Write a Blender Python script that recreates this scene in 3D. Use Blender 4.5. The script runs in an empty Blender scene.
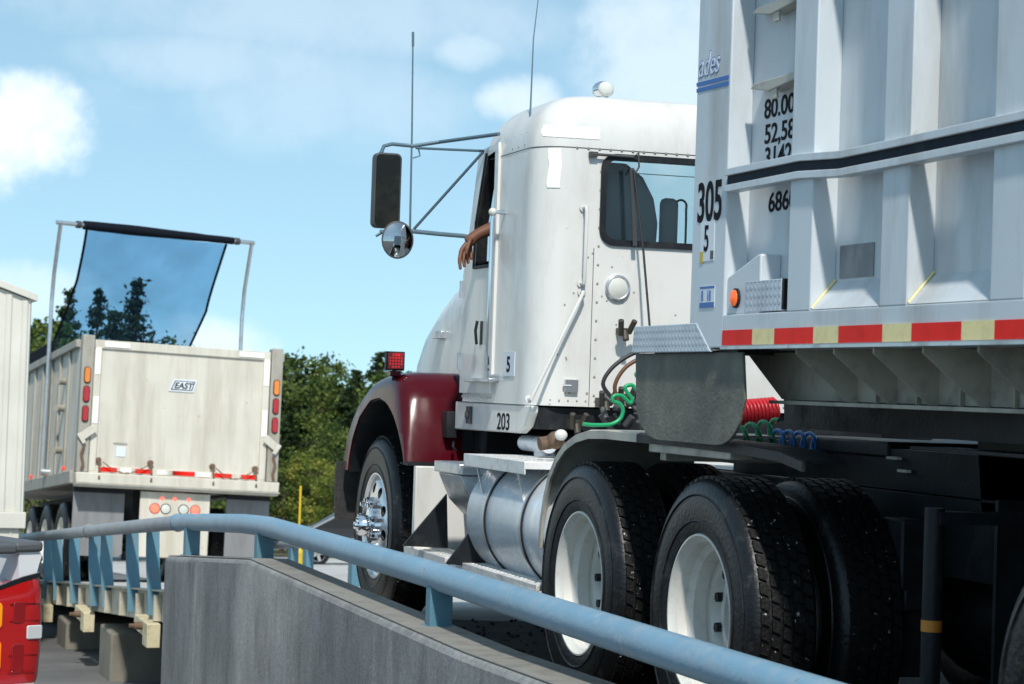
import bpy, bmesh, math, random
from mathutils import Vector, Matrix
random.seed(7)
R = math.radians
PI = math.pi
S = bpy.context.scene
COL = S.collection

# ------------------------------------------------------------------ camera
CAMH = 1.309
FOC = 2261.0
YAW, PIT, ROL = R(17.34), R(1.187), R(1.931)
F_ = Vector((math.sin(YAW) * math.cos(PIT), math.cos(YAW) * math.cos(PIT), math.sin(PIT)))
R0 = Vector((math.cos(YAW), -math.sin(YAW), 0))
U0 = R0.cross(F_)
R_ = math.cos(ROL) * R0 + math.sin(ROL) * U0
U_ = -math.sin(ROL) * R0 + math.cos(ROL) * U0
cam_d = bpy.data.cameras.new('camera')
cam = bpy.data.objects.new('camera', cam_d)
COL.objects.link(cam)
M = Matrix((R_, U_, -F_)).transposed().to_4x4()
M.translation = Vector((0, 0, CAMH))
cam.matrix_world = M
cam_d.sensor_width = 36
cam_d.lens = 36 * FOC / 1024
cam_d.clip_start = 0.1
cam_d.clip_end = 6000
cam_d.dof.use_dof = True
cam_d.dof.focus_distance = 9.5
cam_d.dof.aperture_fstop = 8
S.camera = cam
S.render.resolution_x, S.render.resolution_y = 1024, 684
S.view_settings.view_transform = 'Standard'
S.view_settings.look = 'None'
S.view_settings.gamma = 1
S.view_settings.exposure = 0.66
C0 = Vector((0, 0, CAMH))


def at(px, py, x=None, y=None, z=None, d=None):
    """point of the ray through a pixel on a plane of the place (used as a ruler)"""
    v = F_ + R_ * ((px - 512) / FOC) + U_ * ((342 - py) / FOC)
    t = x / v.x if x is not None else y / v.y if y is not None else (z - CAMH) / v.z if z is not None else d
    return C0 + t * v


# ------------------------------------------------------------------ sun and sky
SUN_EL, SUN_AZ = R(48), R(194)       # azimuth clockwise from +Y
sd = bpy.data.lights.new('sun', 'SUN')
sd.energy = 2.55
sd.angle = R(2.6)
sd.color = (1.0, 0.955, 0.89)
sun = bpy.data.objects.new('sun', sd)
COL.objects.link(sun)
sv = Vector((math.sin(SUN_AZ) * math.cos(SUN_EL), math.cos(SUN_AZ) * math.cos(SUN_EL), math.sin(SUN_EL)))
sun.rotation_euler = sv.to_track_quat('Z', 'Y').to_euler()
world = bpy.data.worlds.new('World')
S.world = world
world.use_nodes = True
wn, wl = world.node_tree.nodes, world.node_tree.links
wn.clear()


def N(nt, typ, **kw):
    n = nt.nodes.new(typ)
    for k, v in kw.items():
        if k.startswith('i_'):
            key = k[2:]
            key = int(key) if key.isdigit() else key.replace('_', ' ')
            n.inputs[key].default_value = v
        else:
            setattr(n, k, v)
    return n


wt = world.node_tree
out = N(wt, 'ShaderNodeOutputWorld')
bg = N(wt, 'ShaderNodeBackground')
bg.inputs['Strength'].default_value = 0.088
sky = N(wt, 'ShaderNodeTexSky', sky_type='NISHITA', sun_disc=False)
sky.sun_elevation = SUN_EL
sky.sun_rotation = SUN_AZ
sky.air_density = 1.0
sky.dust_density = 0.35
sky.ozone_density = 2.0
tc = N(wt, 'ShaderNodeTexCoord')
lift = N(wt, 'ShaderNodeVectorMath', operation='ADD')
lift.inputs[1].default_value = (0, 0, 0.12)
wl.new(tc.outputs['Generated'], lift.inputs[0])
wl.new(lift.outputs[0], sky.inputs['Vector'])
mp = N(wt, 'ShaderNodeMapping')
mp.inputs['Scale'].default_value = (1, 1, 1.9)
wl.new(tc.outputs['Generated'], mp.inputs['Vector'])
n1 = N(wt, 'ShaderNodeTexNoise', i_Scale=3.2, i_Detail=9.0, i_Roughness=0.58, i_Distortion=0.25)
wl.new(mp.outputs[0], n1.inputs['Vector'])
r1 = N(wt, 'ShaderNodeMapRange', i_1=0.50, i_2=0.85, i_3=0.0, i_4=0.50)
wl.new(n1.outputs['Fac'], r1.inputs[0])
# a bank of cumulus low on the left, broken by noise
n2 = N(wt, 'ShaderNodeTexNoise', i_Scale=30.0, i_Detail=10.0, i_Roughness=0.62)
wl.new(tc.outputs['Generated'], n2.inputs['Vector'])


def cloud(px, py, rx, ry, amt, soft=0.5):
    cd = (at(px, py, d=1) - C0).normalized()
    sub = N(wt, 'ShaderNodeVectorMath', operation='SUBTRACT')
    wl.new(tc.outputs['Generated'], sub.inputs[0])
    sub.inputs[1].default_value = cd
    side = R0.copy()
    a = N(wt, 'ShaderNodeVectorMath', operation='DOT_PRODUCT'); a.inputs[1].default_value = side / rx
    b = N(wt, 'ShaderNodeVectorMath', operation='DOT_PRODUCT'); b.inputs[1].default_value = Vector((0, 0, 1)) / ry
    wl.new(sub.outputs[0], a.inputs[0]); wl.new(sub.outputs[0], b.inputs[0])
    a2 = N(wt, 'ShaderNodeMath', operation='POWER', i_1=2.0); wl.new(a.outputs['Value'], a2.inputs[0])
    b2 = N(wt, 'ShaderNodeMath', operation='POWER', i_1=2.0); wl.new(b.outputs['Value'], b2.inputs[0])
    s = N(wt, 'ShaderNodeMath', operation='ADD'); wl.new(a2.outputs[0], s.inputs[0]); wl.new(b2.outputs[0], s.inputs[1])
    m = N(wt, 'ShaderNodeMath', operation='MULTIPLY_ADD', i_1=3.6, i_2=-1.8); wl.new(n2.outputs['Fac'], m.inputs[0])
    q = N(wt, 'ShaderNodeMath', operation='ADD'); wl.new(s.outputs[0], q.inputs[0]); wl.new(m.outputs[0], q.inputs[1])
    r = N(wt, 'ShaderNodeMapRange', interpolation_type='SMOOTHSTEP', i_1=1.0 + soft, i_2=1.0 - soft, i_3=0.0, i_4=amt)
    wl.new(q.outputs[0], r.inputs[0])
    return r.outputs[0]


veil = N(wt, 'ShaderNodeMath', operation='MAXIMUM', i_1=0.0)
wl.new(r1.outputs[0], veil.inputs[0])
prev = veil.outputs[0]
for args in [(25, 124, 0.026, 0.021, 0.88, 0.8), (-50, 130, 0.04, 0.026, 0.9, 0.8), (520, 100, 0.016, 0.010, 0.55, 0.9),
             (205, 345, 0.03, 0.012, 0.6, 0.9), (215, 60, 0.05, 0.012, 0.26, 1.2), (330, 100, 0.05, 0.02, 0.22, 1.2), (465, 50, 0.014, 0.008, 0.35, 1.0),
             (660, 60, 0.03, 0.05, 0.5, 1.0), (300, 15, 0.10, 0.016, 0.26, 1.2), (10, 290, 0.03, 0.012, 0.4, 0.9)]:
    mx = N(wt, 'ShaderNodeMath', operation='MAXIMUM')
    wl.new(prev, mx.inputs[0]); wl.new(cloud(*args), mx.inputs[1])
    prev = mx.outputs[0]
tint = N(wt, 'ShaderNodeVectorMath', operation='MULTIPLY')
tint.inputs[1].default_value = (0.97, 1.10, 1.0)
wl.new(sky.outputs[0], tint.inputs[0])
mixc = N(wt, 'ShaderNodeMix', data_type='RGBA')
wl.new(prev, mixc.inputs['Factor'])
thin = N(wt, 'ShaderNodeMix', data_type='RGBA')
thin.inputs['Factor'].default_value = 0.22
thin.inputs['B'].default_value = (5.2, 7.7, 8.9, 1)
wl.new(tint.outputs[0], thin.inputs['A'])
wl.new(thin.outputs['Result'], mixc.inputs['A'])
mixc.inputs['B'].default_value = (8.0, 8.7, 9.0, 1)
wl.new(mixc.outputs['Result'], bg.inputs['Color'])
wl.new(bg.outputs[0], out.inputs['Surface'])

# ------------------------------------------------------------------ materials
MATS = {}


def mat(name, col, rough=0.5, metal=0.0, dirt=None, damt=0.5, dscale=6.0, streak=1.0, coat=0.0, bump=0.0, bscale=60.0,
        var=0.06, dlo=0.48, dhi=0.72, spec=0.5):
    """procedural surface: base colour, a slow tone variation, dirt in (optionally vertical) streaks, fine bump"""
    m = bpy.data.materials.new(name)
    m.use_nodes = True
    nt = m.node_tree
    p = nt.nodes['Principled BSDF']
    p.inputs['Roughness'].default_value = rough
    p.inputs['Metallic'].default_value = metal
    p.inputs['Specular IOR Level'].default_value = spec
    p.inputs['Coat Weight'].default_value = coat
    p.inputs['Coat Roughness'].default_value = 0.06
    t = N(nt, 'ShaderNodeTexCoord')
    L = nt.links.new
    nv = N(nt, 'ShaderNodeTexNoise', i_Scale=2.3, i_Detail=4.0)
    L(t.outputs['Object'], nv.inputs['Vector'])
    hsv = N(nt, 'ShaderNodeMapRange', i_1=0.3, i_2=0.7, i_3=1 - var, i_4=1 + var)
    L(nv.outputs['Fac'], hsv.inputs[0])
    mul = N(nt, 'ShaderNodeVectorMath', operation='SCALE')
    mul.inputs[0].default_value = col
    L(hsv.outputs[0], mul.inputs['Scale'])
    cur = mul.outputs[0]
    if dirt:
        mpn = N(nt, 'ShaderNodeMapping')
        mpn.inputs['Scale'].default_value = (1, 1, streak)
        L(t.outputs['Object'], mpn.inputs['Vector'])
        nd = N(nt, 'ShaderNodeTexNoise', i_Scale=dscale, i_Detail=8.0, i_Roughness=0.65)
        L(mpn.outputs[0], nd.inputs['Vector'])
        mr = N(nt, 'ShaderNodeMapRange', i_1=dlo, i_2=dhi, i_3=0.0, i_4=damt)
        L(nd.outputs['Fac'], mr.inputs[0])
        mx = N(nt, 'ShaderNodeMix', data_type='RGBA')
        L(mr.outputs[0], mx.inputs['Factor']); L(cur, mx.inputs['A'])
        mx.inputs['B'].default_value = (*dirt, 1)
        cur = mx.outputs['Result']
        rr = N(nt, 'ShaderNodeMapRange', i_1=0.0, i_2=1.0, i_3=rough, i_4=min(1, rough + 0.35))
        L(mr.outputs[0], rr.inputs[0]); L(rr.outputs[0], p.inputs['Roughness'])
    L(cur, p.inputs['Base Color'])
    if bump:
        nb = N(nt, 'ShaderNodeTexNoise', i_Scale=bscale, i_Detail=6.0)
        L(t.outputs['Object'], nb.inputs['Vector'])
        bp = N(nt, 'ShaderNodeBump', i_Strength=bump, i_Distance=0.01)
        L(nb.outputs['Fac'], bp.inputs['Height']); L(bp.outputs[0], p.inputs['Normal'])
    MATS[name] = m
    return m


cabwhite = mat('cab white paint', (0.69, 0.68, 0.645), 0.30, dirt=(0.40, 0.36, 0.29), damt=0.38, dscale=6, streak=0.30, coat=0.25, bump=0.12, bscale=4, var=0.03)
trwhite = mat('trailer paint', (0.565, 0.615, 0.645), 0.38, dirt=(0.30, 0.285, 0.25), damt=0.55, dscale=4, streak=0.22, bump=0.22, bscale=4.5, var=0.05)
maroon = mat('maroon paint', (0.066, 0.0022, 0.007), 0.20, coat=0.0, dirt=(0.08, 0.02, 0.02), damt=0.3, dscale=4, spec=0.22)
alum = mat('brushed aluminium', (0.62, 0.64, 0.66), 0.33, 0.85, dirt=(0.22, 0.21, 0.20), damt=0.5, dscale=7, bump=0.05, bscale=30)
tankal = mat('polished tank', (0.84, 0.88, 0.92), 0.25, 0.25, dirt=(0.34, 0.33, 0.32), damt=0.55, dscale=5, streak=0.5, bump=0.04, bscale=6)
plateal = mat('step plate', (0.74, 0.73, 0.70), 0.5, 0.25, dirt=(0.25, 0.23, 0.2), damt=0.5, dscale=12, bump=0.2, bscale=60)
fenderal = mat('dusty fender aluminium', (0.45, 0.43, 0.37), 0.5, 0.25, dirt=(0.16, 0.14, 0.11), damt=0.6, dscale=7, bump=0.1, bscale=30)
chrome = mat('chrome', (0.85, 0.86, 0.88), 0.08, 1.0, dirt=(0.3, 0.3, 0.3), damt=0.2)
rimw = mat('silver white rim', (0.72, 0.71, 0.66), 0.38, 0.15, dirt=(0.34, 0.31, 0.23), damt=0.55, dscale=16, dlo=0.52, dhi=0.8)
rimal = mat('alloy rim', (0.74, 0.76, 0.79), 0.22, 0.9, dirt=(0.3, 0.29, 0.27), damt=0.35, dscale=9)
rubber = mat('tyre rubber', (0.006, 0.0065, 0.0075), 0.38, dirt=(0.10, 0.098, 0.092), damt=0.45, dscale=11, bump=0.3, bscale=60, dlo=0.55, dhi=0.8, spec=0.4)
tread = mat('tyre tread', (0.006, 0.006, 0.006), 0.6, dirt=(0.62, 0.60, 0.56), damt=1.0, dscale=38, bump=0.4, bscale=90, dlo=0.64, dhi=0.68, spec=0.3)
flapm = mat('rubber flap', (0.11, 0.11, 0.095), 0.65, dirt=(0.24, 0.235, 0.19), damt=0.8, dscale=5, spec=0.3, bump=0.35, bscale=70, dlo=0.4, dhi=0.7)
blk = mat('black steel', (0.010, 0.012, 0.015), 0.5, dirt=(0.05, 0.05, 0.05), damt=0.5, dscale=8, bump=0.15, spec=0.3)
dkgrey = mat('dark grey', (0.05, 0.052, 0.055), 0.5, dirt=(0.12, 0.11, 0.1), damt=0.4)
frame_m = mat('dusty trailer frame', (0.40, 0.38, 0.31), 0.6, dirt=(0.09, 0.08, 0.07), damt=0.7, dscale=5, bump=0.1)
seatm = mat('grey seat cloth', (0.32, 0.33, 0.335), 0.85, bump=0.2)
cabin = mat('cab lining', (0.06, 0.06, 0.065), 0.8)
skin = mat('skin', (0.17, 0.075, 0.043), 0.5, var=0.1, spec=0.35)
shirt = mat('shirt cloth', (0.07, 0.09, 0.14), 0.9)
hair = mat('dark hair', (0.02, 0.015, 0.012), 0.7)
blackp = mat('black lettering', (0.006, 0.006, 0.008), 0.6, spec=0.08)
navy = mat('navy stripe', (0.004, 0.010, 0.02), 0.55, dirt=(0.08, 0.10, 0.12), damt=0.25, dscale=8, spec=0.1)
bluep = mat('blue decal', (0.02, 0.12, 0.42), 0.4)
paleblue = mat('pale decal', (0.68, 0.72, 0.76), 0.4)
yellowp = mat('yellow decal', (0.55, 0.40, 0.02), 0.4)
cream = mat('cream tape', (0.86, 0.72, 0.34), 0.45, dirt=(0.45, 0.38, 0.2), damt=0.4, dscale=20)
redt = mat('red tape', (0.85, 0.02, 0.012), 0.5, dirt=(0.5, 0.03, 0.02), damt=0.35, dscale=14, spec=0.15)
whitet = mat('white reflective tape', (0.9, 0.88, 0.80), 0.2)
redlens = mat('red lens', (0.42, 0.010, 0.010), 0.12, coat=0.6)
amber = mat('amber lens', (0.75, 0.22, 0.02), 0.15, coat=0.5)
clear = mat('clear lens', (0.62, 0.62, 0.56), 0.15, coat=0.5)
eastm = mat('dirty cream trailer paint', (0.62, 0.585, 0.50), 0.5, dirt=(0.33, 0.28, 0.20), damt=0.55, dscale=5, streak=0.12, bump=0.05, bscale=8, dlo=0.42, dhi=0.72)
eastpost = mat('dirty cream trailer post', (0.36, 0.34, 0.29), 0.55, dirt=(0.2, 0.17, 0.12), damt=0.6, dscale=7, streak=0.3)
flapgrey = mat('grey mud flap', (0.22, 0.225, 0.23), 0.7, dirt=(0.14, 0.14, 0.14), damt=0.6, dscale=6, streak=0.2)
rust = mat('rusty steel', (0.16, 0.10, 0.06), 0.8, dirt=(0.07, 0.05, 0.04), damt=0.7, dscale=20, bump=0.3)
railblue = mat('weathered blue pipe paint', (0.165, 0.30, 0.405), 0.38, dirt=(0.30, 0.37, 0.42), damt=0.7, dscale=11, bump=0.18, bscale=50, var=0.08)
railblue2 = mat('weathered blue flat bar paint', (0.085, 0.21, 0.28), 0.55, dirt=(0.16, 0.18, 0.17), damt=0.6, dscale=9, streak=0.5, bump=0.08, var=0.08)
railgrey = mat('worn grey pipe', (0.24, 0.275, 0.31), 0.45, dirt=(0.22, 0.22, 0.22), damt=0.5, dscale=8)
deckm = mat('cream deck steel', (0.50, 0.46, 0.36), 0.6, dirt=(0.17, 0.11, 0.06), damt=0.6, dscale=5, bump=0.1)
brkm = mat('cream bracket', (0.62, 0.55, 0.36), 0.55, dirt=(0.25, 0.16, 0.07), damt=0.6, dscale=14)
pierm = mat('old concrete pier', (0.21, 0.195, 0.155), 0.9, dirt=(0.08, 0.07, 0.055), damt=0.6, dscale=4, streak=0.4, bump=0.3, bscale=30)
shedm = mat('cream siding', (0.68, 0.655, 0.575), 0.5, dirt=(0.5, 0.46, 0.38), damt=0.35, dscale=3, streak=0.2)
pickm = mat('white car paint', (0.72, 0.73, 0.74), 0.2, coat=0.7, var=0.02)
carblk = mat('dark car paint', (0.012, 0.014, 0.02), 0.2, coat=0.8)
plastic = mat('grey plastic cap', (0.085, 0.09, 0.095), 0.55)
yellowm = mat('yellow paint', (0.65, 0.45, 0.02), 0.5, dirt=(0.4, 0.3, 0.05), damt=0.3)
greenh = mat('green hose', (0.01, 0.32, 0.12), 0.35)
redh = mat('red hose', (0.55, 0.02, 0.03), 0.35)
blueh = mat('blue hose', (0.05, 0.22, 0.55), 0.3)
hosebl = mat('black hose', (0.02, 0.02, 0.02), 0.5)
copper = mat('brown hose', (0.12, 0.05, 0.02), 0.5)
steelb = mat('weathered steel tube', (0.13, 0.20, 0.24), 0.4, 0.4)
rivm = mat('grubby rivet', (0.30, 0.28, 0.24), 0.5)
bark = mat('bark', (0.09, 0.065, 0.045), 0.9, dirt=(0.04, 0.03, 0.02), damt=0.6)
mirrorm = mat('mirror glass', (0.42, 0.45, 0.47), 0.03, 1.0, var=0.0)
mirrdk = mat('dark mirror glass', (0.012, 0.014, 0.012), 0.25, var=0.1, dirt=(0.05, 0.045, 0.035), damt=0.4, spec=0.25)
bodydk = mat('dark glass', (0.01, 0.012, 0.014), 0.06, spec=0.6)


def concrete():
    m = bpy.data.materials.new('stained concrete'); m.use_nodes = True
    nt = m.node_tree; L = nt.links.new; p = nt.nodes['Principled BSDF']; p.inputs['Roughness'].default_value = 0.88
    t = N(nt, 'ShaderNodeTexCoord')

    def noise(sc, zs, det, lo, hi, a, b, rg=0.6, off=0.0):
        mp_ = N(nt, 'ShaderNodeMapping'); mp_.inputs['Scale'].default_value = (1, 1, zs); mp_.inputs['Location'].default_value = (off, off, off)
        L(t.outputs['Object'], mp_.inputs['Vector'])
        n = N(nt, 'ShaderNodeTexNoise', i_Scale=sc, i_Detail=det, i_Roughness=rg); L(mp_.outputs[0], n.inputs['Vector'])
        r = N(nt, 'ShaderNodeMapRange', i_1=lo, i_2=hi, i_3=a, i_4=b); L(n.outputs['Fac'], r.inputs[0])
        return r.outputs[0], n.outputs['Fac']

    def mix(f, a, col):
        x = N(nt, 'ShaderNodeMix', data_type='RGBA'); L(f, x.inputs['Factor'])
        if isinstance(a, tuple): x.inputs['A'].default_value = (*a, 1)
        else: L(a, x.inputs['A'])
        x.inputs['B'].default_value = (*col, 1); return x.outputs['Result']
    f1, _ = noise(1.6, 0.7, 6, 0.35, 0.65, 0, 1)
    c = mix(f1, (0.20, 0.205, 0.20), (0.355, 0.355, 0.34))
    f2, _ = noise(4.6, 0.34, 9, 0.46, 0.68, 0, 0.62, 0.74, 3.1)
    c = mix(f2, c, (0.055, 0.057, 0.060))
    f3, _ = noise(9, 0.16, 7, 0.50, 0.75, 0, 0.5, 0.7, 7.7)
    c = mix(f3, c, (0.30, 0.305, 0.295))
    f4, _ = noise(2.2, 1.0, 3, 0.60, 0.66, 0, 0.5, 0.5, 1.7)
    c = mix(f4, c, (0.26, 0.285, 0.295))
    f5, fac = noise(42, 1, 6, 0.42, 0.66, 0, 0.5, 0.75)
    c = mix(f5, c, (0.09, 0.09, 0.088))
    L(c, p.inputs['Base Color'])
    bp = N(nt, 'ShaderNodeBump', i_Strength=0.5, i_Distance=0.012); L(fac, bp.inputs['Height']); L(bp.outputs[0], p.inputs['Normal'])
    return m


def chips(m, col, scale, lo, hi, amt=1.0):
    """small chipped or soiled spots with a shape of their own"""
    nt = m.node_tree; L = nt.links.new; p = nt.nodes['Principled BSDF']; src = p.inputs['Base Color'].links[0].from_socket
    t = N(nt, 'ShaderNodeTexCoord'); n = N(nt, 'ShaderNodeTexNoise', i_Scale=scale, i_Detail=7.0, i_Roughness=0.7); L(t.outputs['Object'], n.inputs['Vector'])
    r = N(nt, 'ShaderNodeMapRange', i_1=lo, i_2=hi, i_3=0.0, i_4=amt); L(n.outputs['Fac'], r.inputs[0])
    x = N(nt, 'ShaderNodeMix', data_type='RGBA'); L(r.outputs[0], x.inputs['Factor']); L(src, x.inputs['A']); x.inputs['B'].default_value = (*col, 1)
    L(x.outputs['Result'], p.inputs['Base Color'])


chips(railblue, (0.10, 0.09, 0.08), 22, 0.66, 0.69, 0.8)
chips(railblue, (0.33, 0.40, 0.45), 7, 0.58, 0.66, 0.6)
chips(railblue2, (0.16, 0.12, 0.08), 18, 0.62, 0.66, 0.9)
chips(trwhite, (0.20, 0.19, 0.17), 9, 0.67, 0.73, 0.55)
chips(cabwhite, (0.34, 0.31, 0.26), 14, 0.68, 0.72, 0.5)
chips(maroon, (0.16, 0.12, 0.11), 30, 0.68, 0.71, 0.6)
chips(eastm, (0.22, 0.18, 0.13), 10, 0.64, 0.72, 0.6)
chips(alum, (0.25, 0.25, 0.25), 20, 0.60, 0.68, 0.6)
chips(tankal, (0.30, 0.30, 0.30), 16, 0.62, 0.68, 0.6)
chips(roadm, (0.12, 0.115, 0.11), 3, 0.60, 0.66, 0.5) if 'roadm' in globals() else None
chips(rubber, (0.10, 0.10, 0.10), 26, 0.64, 0.72, 0.45)
wallm = concrete()
captop = mat('concrete coping', (0.235, 0.225, 0.20), 0.88, dirt=(0.09, 0.085, 0.075), damt=0.6, dscale=9, bump=0.4, bscale=60, var=0.12)


def emis(name, col, strength):
    m = mat(name, col, 0.2, coat=0.4)
    p = m.node_tree.nodes['Principled BSDF']
    p.inputs['Emission Color'].default_value = (*col, 1)
    p.inputs['Emission Strength'].default_value = strength
    return m


litred = emis('lit red lamp', (1.0, 0.10, 0.06), 1.6)
ledred = emis('red led cluster', (0.8, 0.02, 0.03), 0.35)


def glass_mat(name, tint, trans=0.8):
    m = bpy.data.materials.new(name); m.use_nodes = True
    nt = m.node_tree; nt.nodes.clear()
    o = N(nt, 'ShaderNodeOutputMaterial'); tr = N(nt, 'ShaderNodeBsdfTransparent'); gl = N(nt, 'ShaderNodeBsdfGlossy', i_Roughness=0.02)
    tr.inputs['Color'].default_value = (*tint, 1)
    fr = N(nt, 'ShaderNodeFresnel', i_IOR=1.5); ad = N(nt, 'ShaderNodeMath', operation='ADD', i_1=0.04, use_clamp=True)
    mx = N(nt, 'ShaderNodeMixShader')
    nt.links.new(fr.outputs[0], ad.inputs[0]); nt.links.new(ad.outputs[0], mx.inputs[0])
    nt.links.new(tr.outputs[0], mx.inputs[1]); nt.links.new(gl.outputs[0], mx.inputs[2]); nt.links.new(mx.outputs[0], o.inputs[0])
    return m


glass = glass_mat('window glass', (0.93, 0.97, 0.97))


def mesh_cloth():
    m = bpy.data.materials.new('mesh tarp cloth'); m.use_nodes = True
    nt = m.node_tree; nt.nodes.clear(); L = nt.links.new
    o = N(nt, 'ShaderNodeOutputMaterial'); tr = N(nt, 'ShaderNodeBsdfTransparent'); df = N(nt, 'ShaderNodeBsdfDiffuse')
    tl = N(nt, 'ShaderNodeBsdfTranslucent'); ms = N(nt, 'ShaderNodeMixShader', i_0=0.3); mx = N(nt, 'ShaderNodeMixShader')
    df.inputs['Color'].default_value = (0.02, 0.035, 0.06, 1); tl.inputs['Color'].default_value = (0.03, 0.06, 0.11, 1)
    tr.inputs['Color'].default_value = (0.46, 0.72, 0.95, 1)
    t = N(nt, 'ShaderNodeTexCoord'); ns = N(nt, 'ShaderNodeTexNoise', i_Scale=1.6, i_Detail=5.0)
    L(t.outputs['Object'], ns.inputs['Vector'])
    mr = N(nt, 'ShaderNodeMapRange', i_1=0.3, i_2=0.7, i_3=0.28, i_4=0.46)
    L(ns.outputs['Fac'], mr.inputs[0]); L(mr.outputs[0], mx.inputs[0])
    L(df.outputs[0], ms.inputs[1]); L(tl.outputs[0], ms.inputs[2]); L(tr.outputs[0], mx.inputs[1]); L(ms.outputs[0], mx.inputs[2]); L(mx.outputs[0], o.inputs[0])
    return m


tarpm = mesh_cloth()
tarpdk = mat('tarp hem', (0.008, 0.010, 0.016), 0.8, spec=0.1)


def diamond_mat(name, col):
    m = mat(name, col, 0.4, 0.15, dirt=(0.28, 0.28, 0.28), damt=0.35, dscale=6)
    nt = m.node_tree; L = nt.links.new; p = nt.nodes['Principled BSDF']
    t = N(nt, 'ShaderNodeTexCoord')
    sep = N(nt, 'ShaderNodeSeparateXYZ'); L(t.outputs['Object'], sep.inputs[0])
    ax = N(nt, 'ShaderNodeMath', operation='ADD'); L(sep.outputs[0], ax.inputs[0]); L(sep.outputs[1], ax.inputs[1])
    def wave(op, k1, k2):
        a = N(nt, 'ShaderNodeMath', operation='MULTIPLY', i_1=k1); L(ax.outputs[0], a.inputs[0])
        b = N(nt, 'ShaderNodeMath', operation='MULTIPLY_ADD', i_1=k2); L(sep.outputs[2], b.inputs[0]); L(a.outputs[0], b.inputs[2])
        s = N(nt, 'ShaderNodeMath', operation='SINE'); L(b.outputs[0], s.inputs[0]); return s
    w1, w2 = wave('', 95, 120), wave('', 95, -120)
    pr = N(nt, 'ShaderNodeMath', operation='MULTIPLY'); L(w1.outputs[0], pr.inputs[0]); L(w2.outputs[0], pr.inputs[1])
    mr = N(nt, 'ShaderNodeMapRange', i_1=0.1, i_2=0.5, i_3=0.0, i_4=1.0); L(pr.outputs[0], mr.inputs[0])
    bp = N(nt, 'ShaderNodeBump', i_Strength=0.7, i_Distance=0.004); L(mr.outputs[0], bp.inputs['Height']); L(bp.outputs[0], p.inputs['Normal'])
    return m


diam = diamond_mat('diamond plate', (0.52, 0.58, 0.64))


def ground_mat(name, a, b, c, s1, s2, bump=0.4, lo=0.4, hi=0.62):
    m = bpy.data.materials.new(name); m.use_nodes = True
    nt = m.node_tree; L = nt.links.new; p = nt.nodes['Principled BSDF']; p.inputs['Roughness'].default_value = 0.9
    t = N(nt, 'ShaderNodeTexCoord')
    n1 = N(nt, 'ShaderNodeTexNoise', i_Scale=s1, i_Detail=8.0, i_Roughness=0.6); n2 = N(nt, 'ShaderNodeTexNoise', i_Scale=s2, i_Detail=5.0, i_Roughness=0.7)
    L(t.outputs['Object'], n1.inputs['Vector']); L(t.outputs['Object'], n2.inputs['Vector'])
    m1 = N(nt, 'ShaderNodeMapRange', i_1=lo, i_2=hi); L(n1.outputs['Fac'], m1.inputs[0])
    x1 = N(nt, 'ShaderNodeMix', data_type='RGBA'); x1.inputs['A'].default_value = (*a, 1); x1.inputs['B'].default_value = (*b, 1)
    L(m1.outputs[0], x1.inputs['Factor'])
    m2 = N(nt, 'ShaderNodeMapRange', i_1=0.55, i_2=0.75, i_3=0.0, i_4=0.7); L(n2.outputs['Fac'], m2.inputs[0])
    x2 = N(nt, 'ShaderNodeMix', data_type='RGBA'); x2.inputs['B'].default_value = (*c, 1)
    L(m2.outputs[0], x2.inputs['Factor']); L(x1.outputs['Result'], x2.inputs['A']); L(x2.outputs['Result'], p.inputs['Base Color'])
    bp = N(nt, 'ShaderNodeBump', i_Strength=bump, i_Distance=0.02); L(n2.outputs['Fac'], bp.inputs['Height']); L(bp.outputs[0], p.inputs['Normal'])
    return m


asphalt = ground_mat('asphalt', (0.10, 0.10, 0.10), (0.17, 0.165, 0.16), (0.07, 0.07, 0.07), 0.6, 14)
grassm = ground_mat('rough ground', (0.07, 0.09, 0.03), (0.16, 0.15, 0.09), (0.04, 0.06, 0.02), 0.2, 3)
roadm = ground_mat('weathered concrete road', (0.40, 0.39, 0.37), (0.52, 0.51, 0.48), (0.28, 0.27, 0.25), 0.7, 9)
dirtshadem = ground_mat('dirt with shade', (0.014, 0.013, 0.012), (0.03, 0.027, 0.023), (0.09, 0.085, 0.075), 5, 60, bump=1.0)  # near-black grit tone, truck shade included in the colour


def leaf_mat(name, cols):
    m = bpy.data.materials.new(name); m.use_nodes = True
    nt = m.node_tree; L = nt.links.new; p = nt.nodes['Principled BSDF']; p.inputs['Roughness'].default_value = 0.7
    p.inputs['Specular IOR Level'].default_value = 0.2
    a = N(nt, 'ShaderNodeAttribute', attribute_name='tint')
    cr = N(nt, 'ShaderNodeValToRGB')
    e = cr.color_ramp.elements
    e[0].position = 0; e[0].color = (*cols[0], 1); e[1].position = 1; e[1].color = (*cols[-1], 1)
    for i, c in enumerate(cols[1:-1]):
        q = e.new((i + 1) / (len(cols) - 1)); q.color = (*c, 1)
    L(a.outputs['Fac'], cr.inputs[0])
    L(cr.outputs[0], p.inputs['Base Color'])
    tl = N(nt, 'ShaderNodeBsdfTranslucent'); L(cr.outputs[0], tl.inputs['Color'])
    mx = N(nt, 'ShaderNodeMixShader', i_0=0.3)
    o = [n for n in nt.nodes if n.type == 'OUTPUT_MATERIAL'][0]
    L(p.outputs[0], mx.inputs[1]); L(tl.outputs[0], mx.inputs[2]); L(mx.outputs[0], o.inputs[0])
    return m


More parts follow.
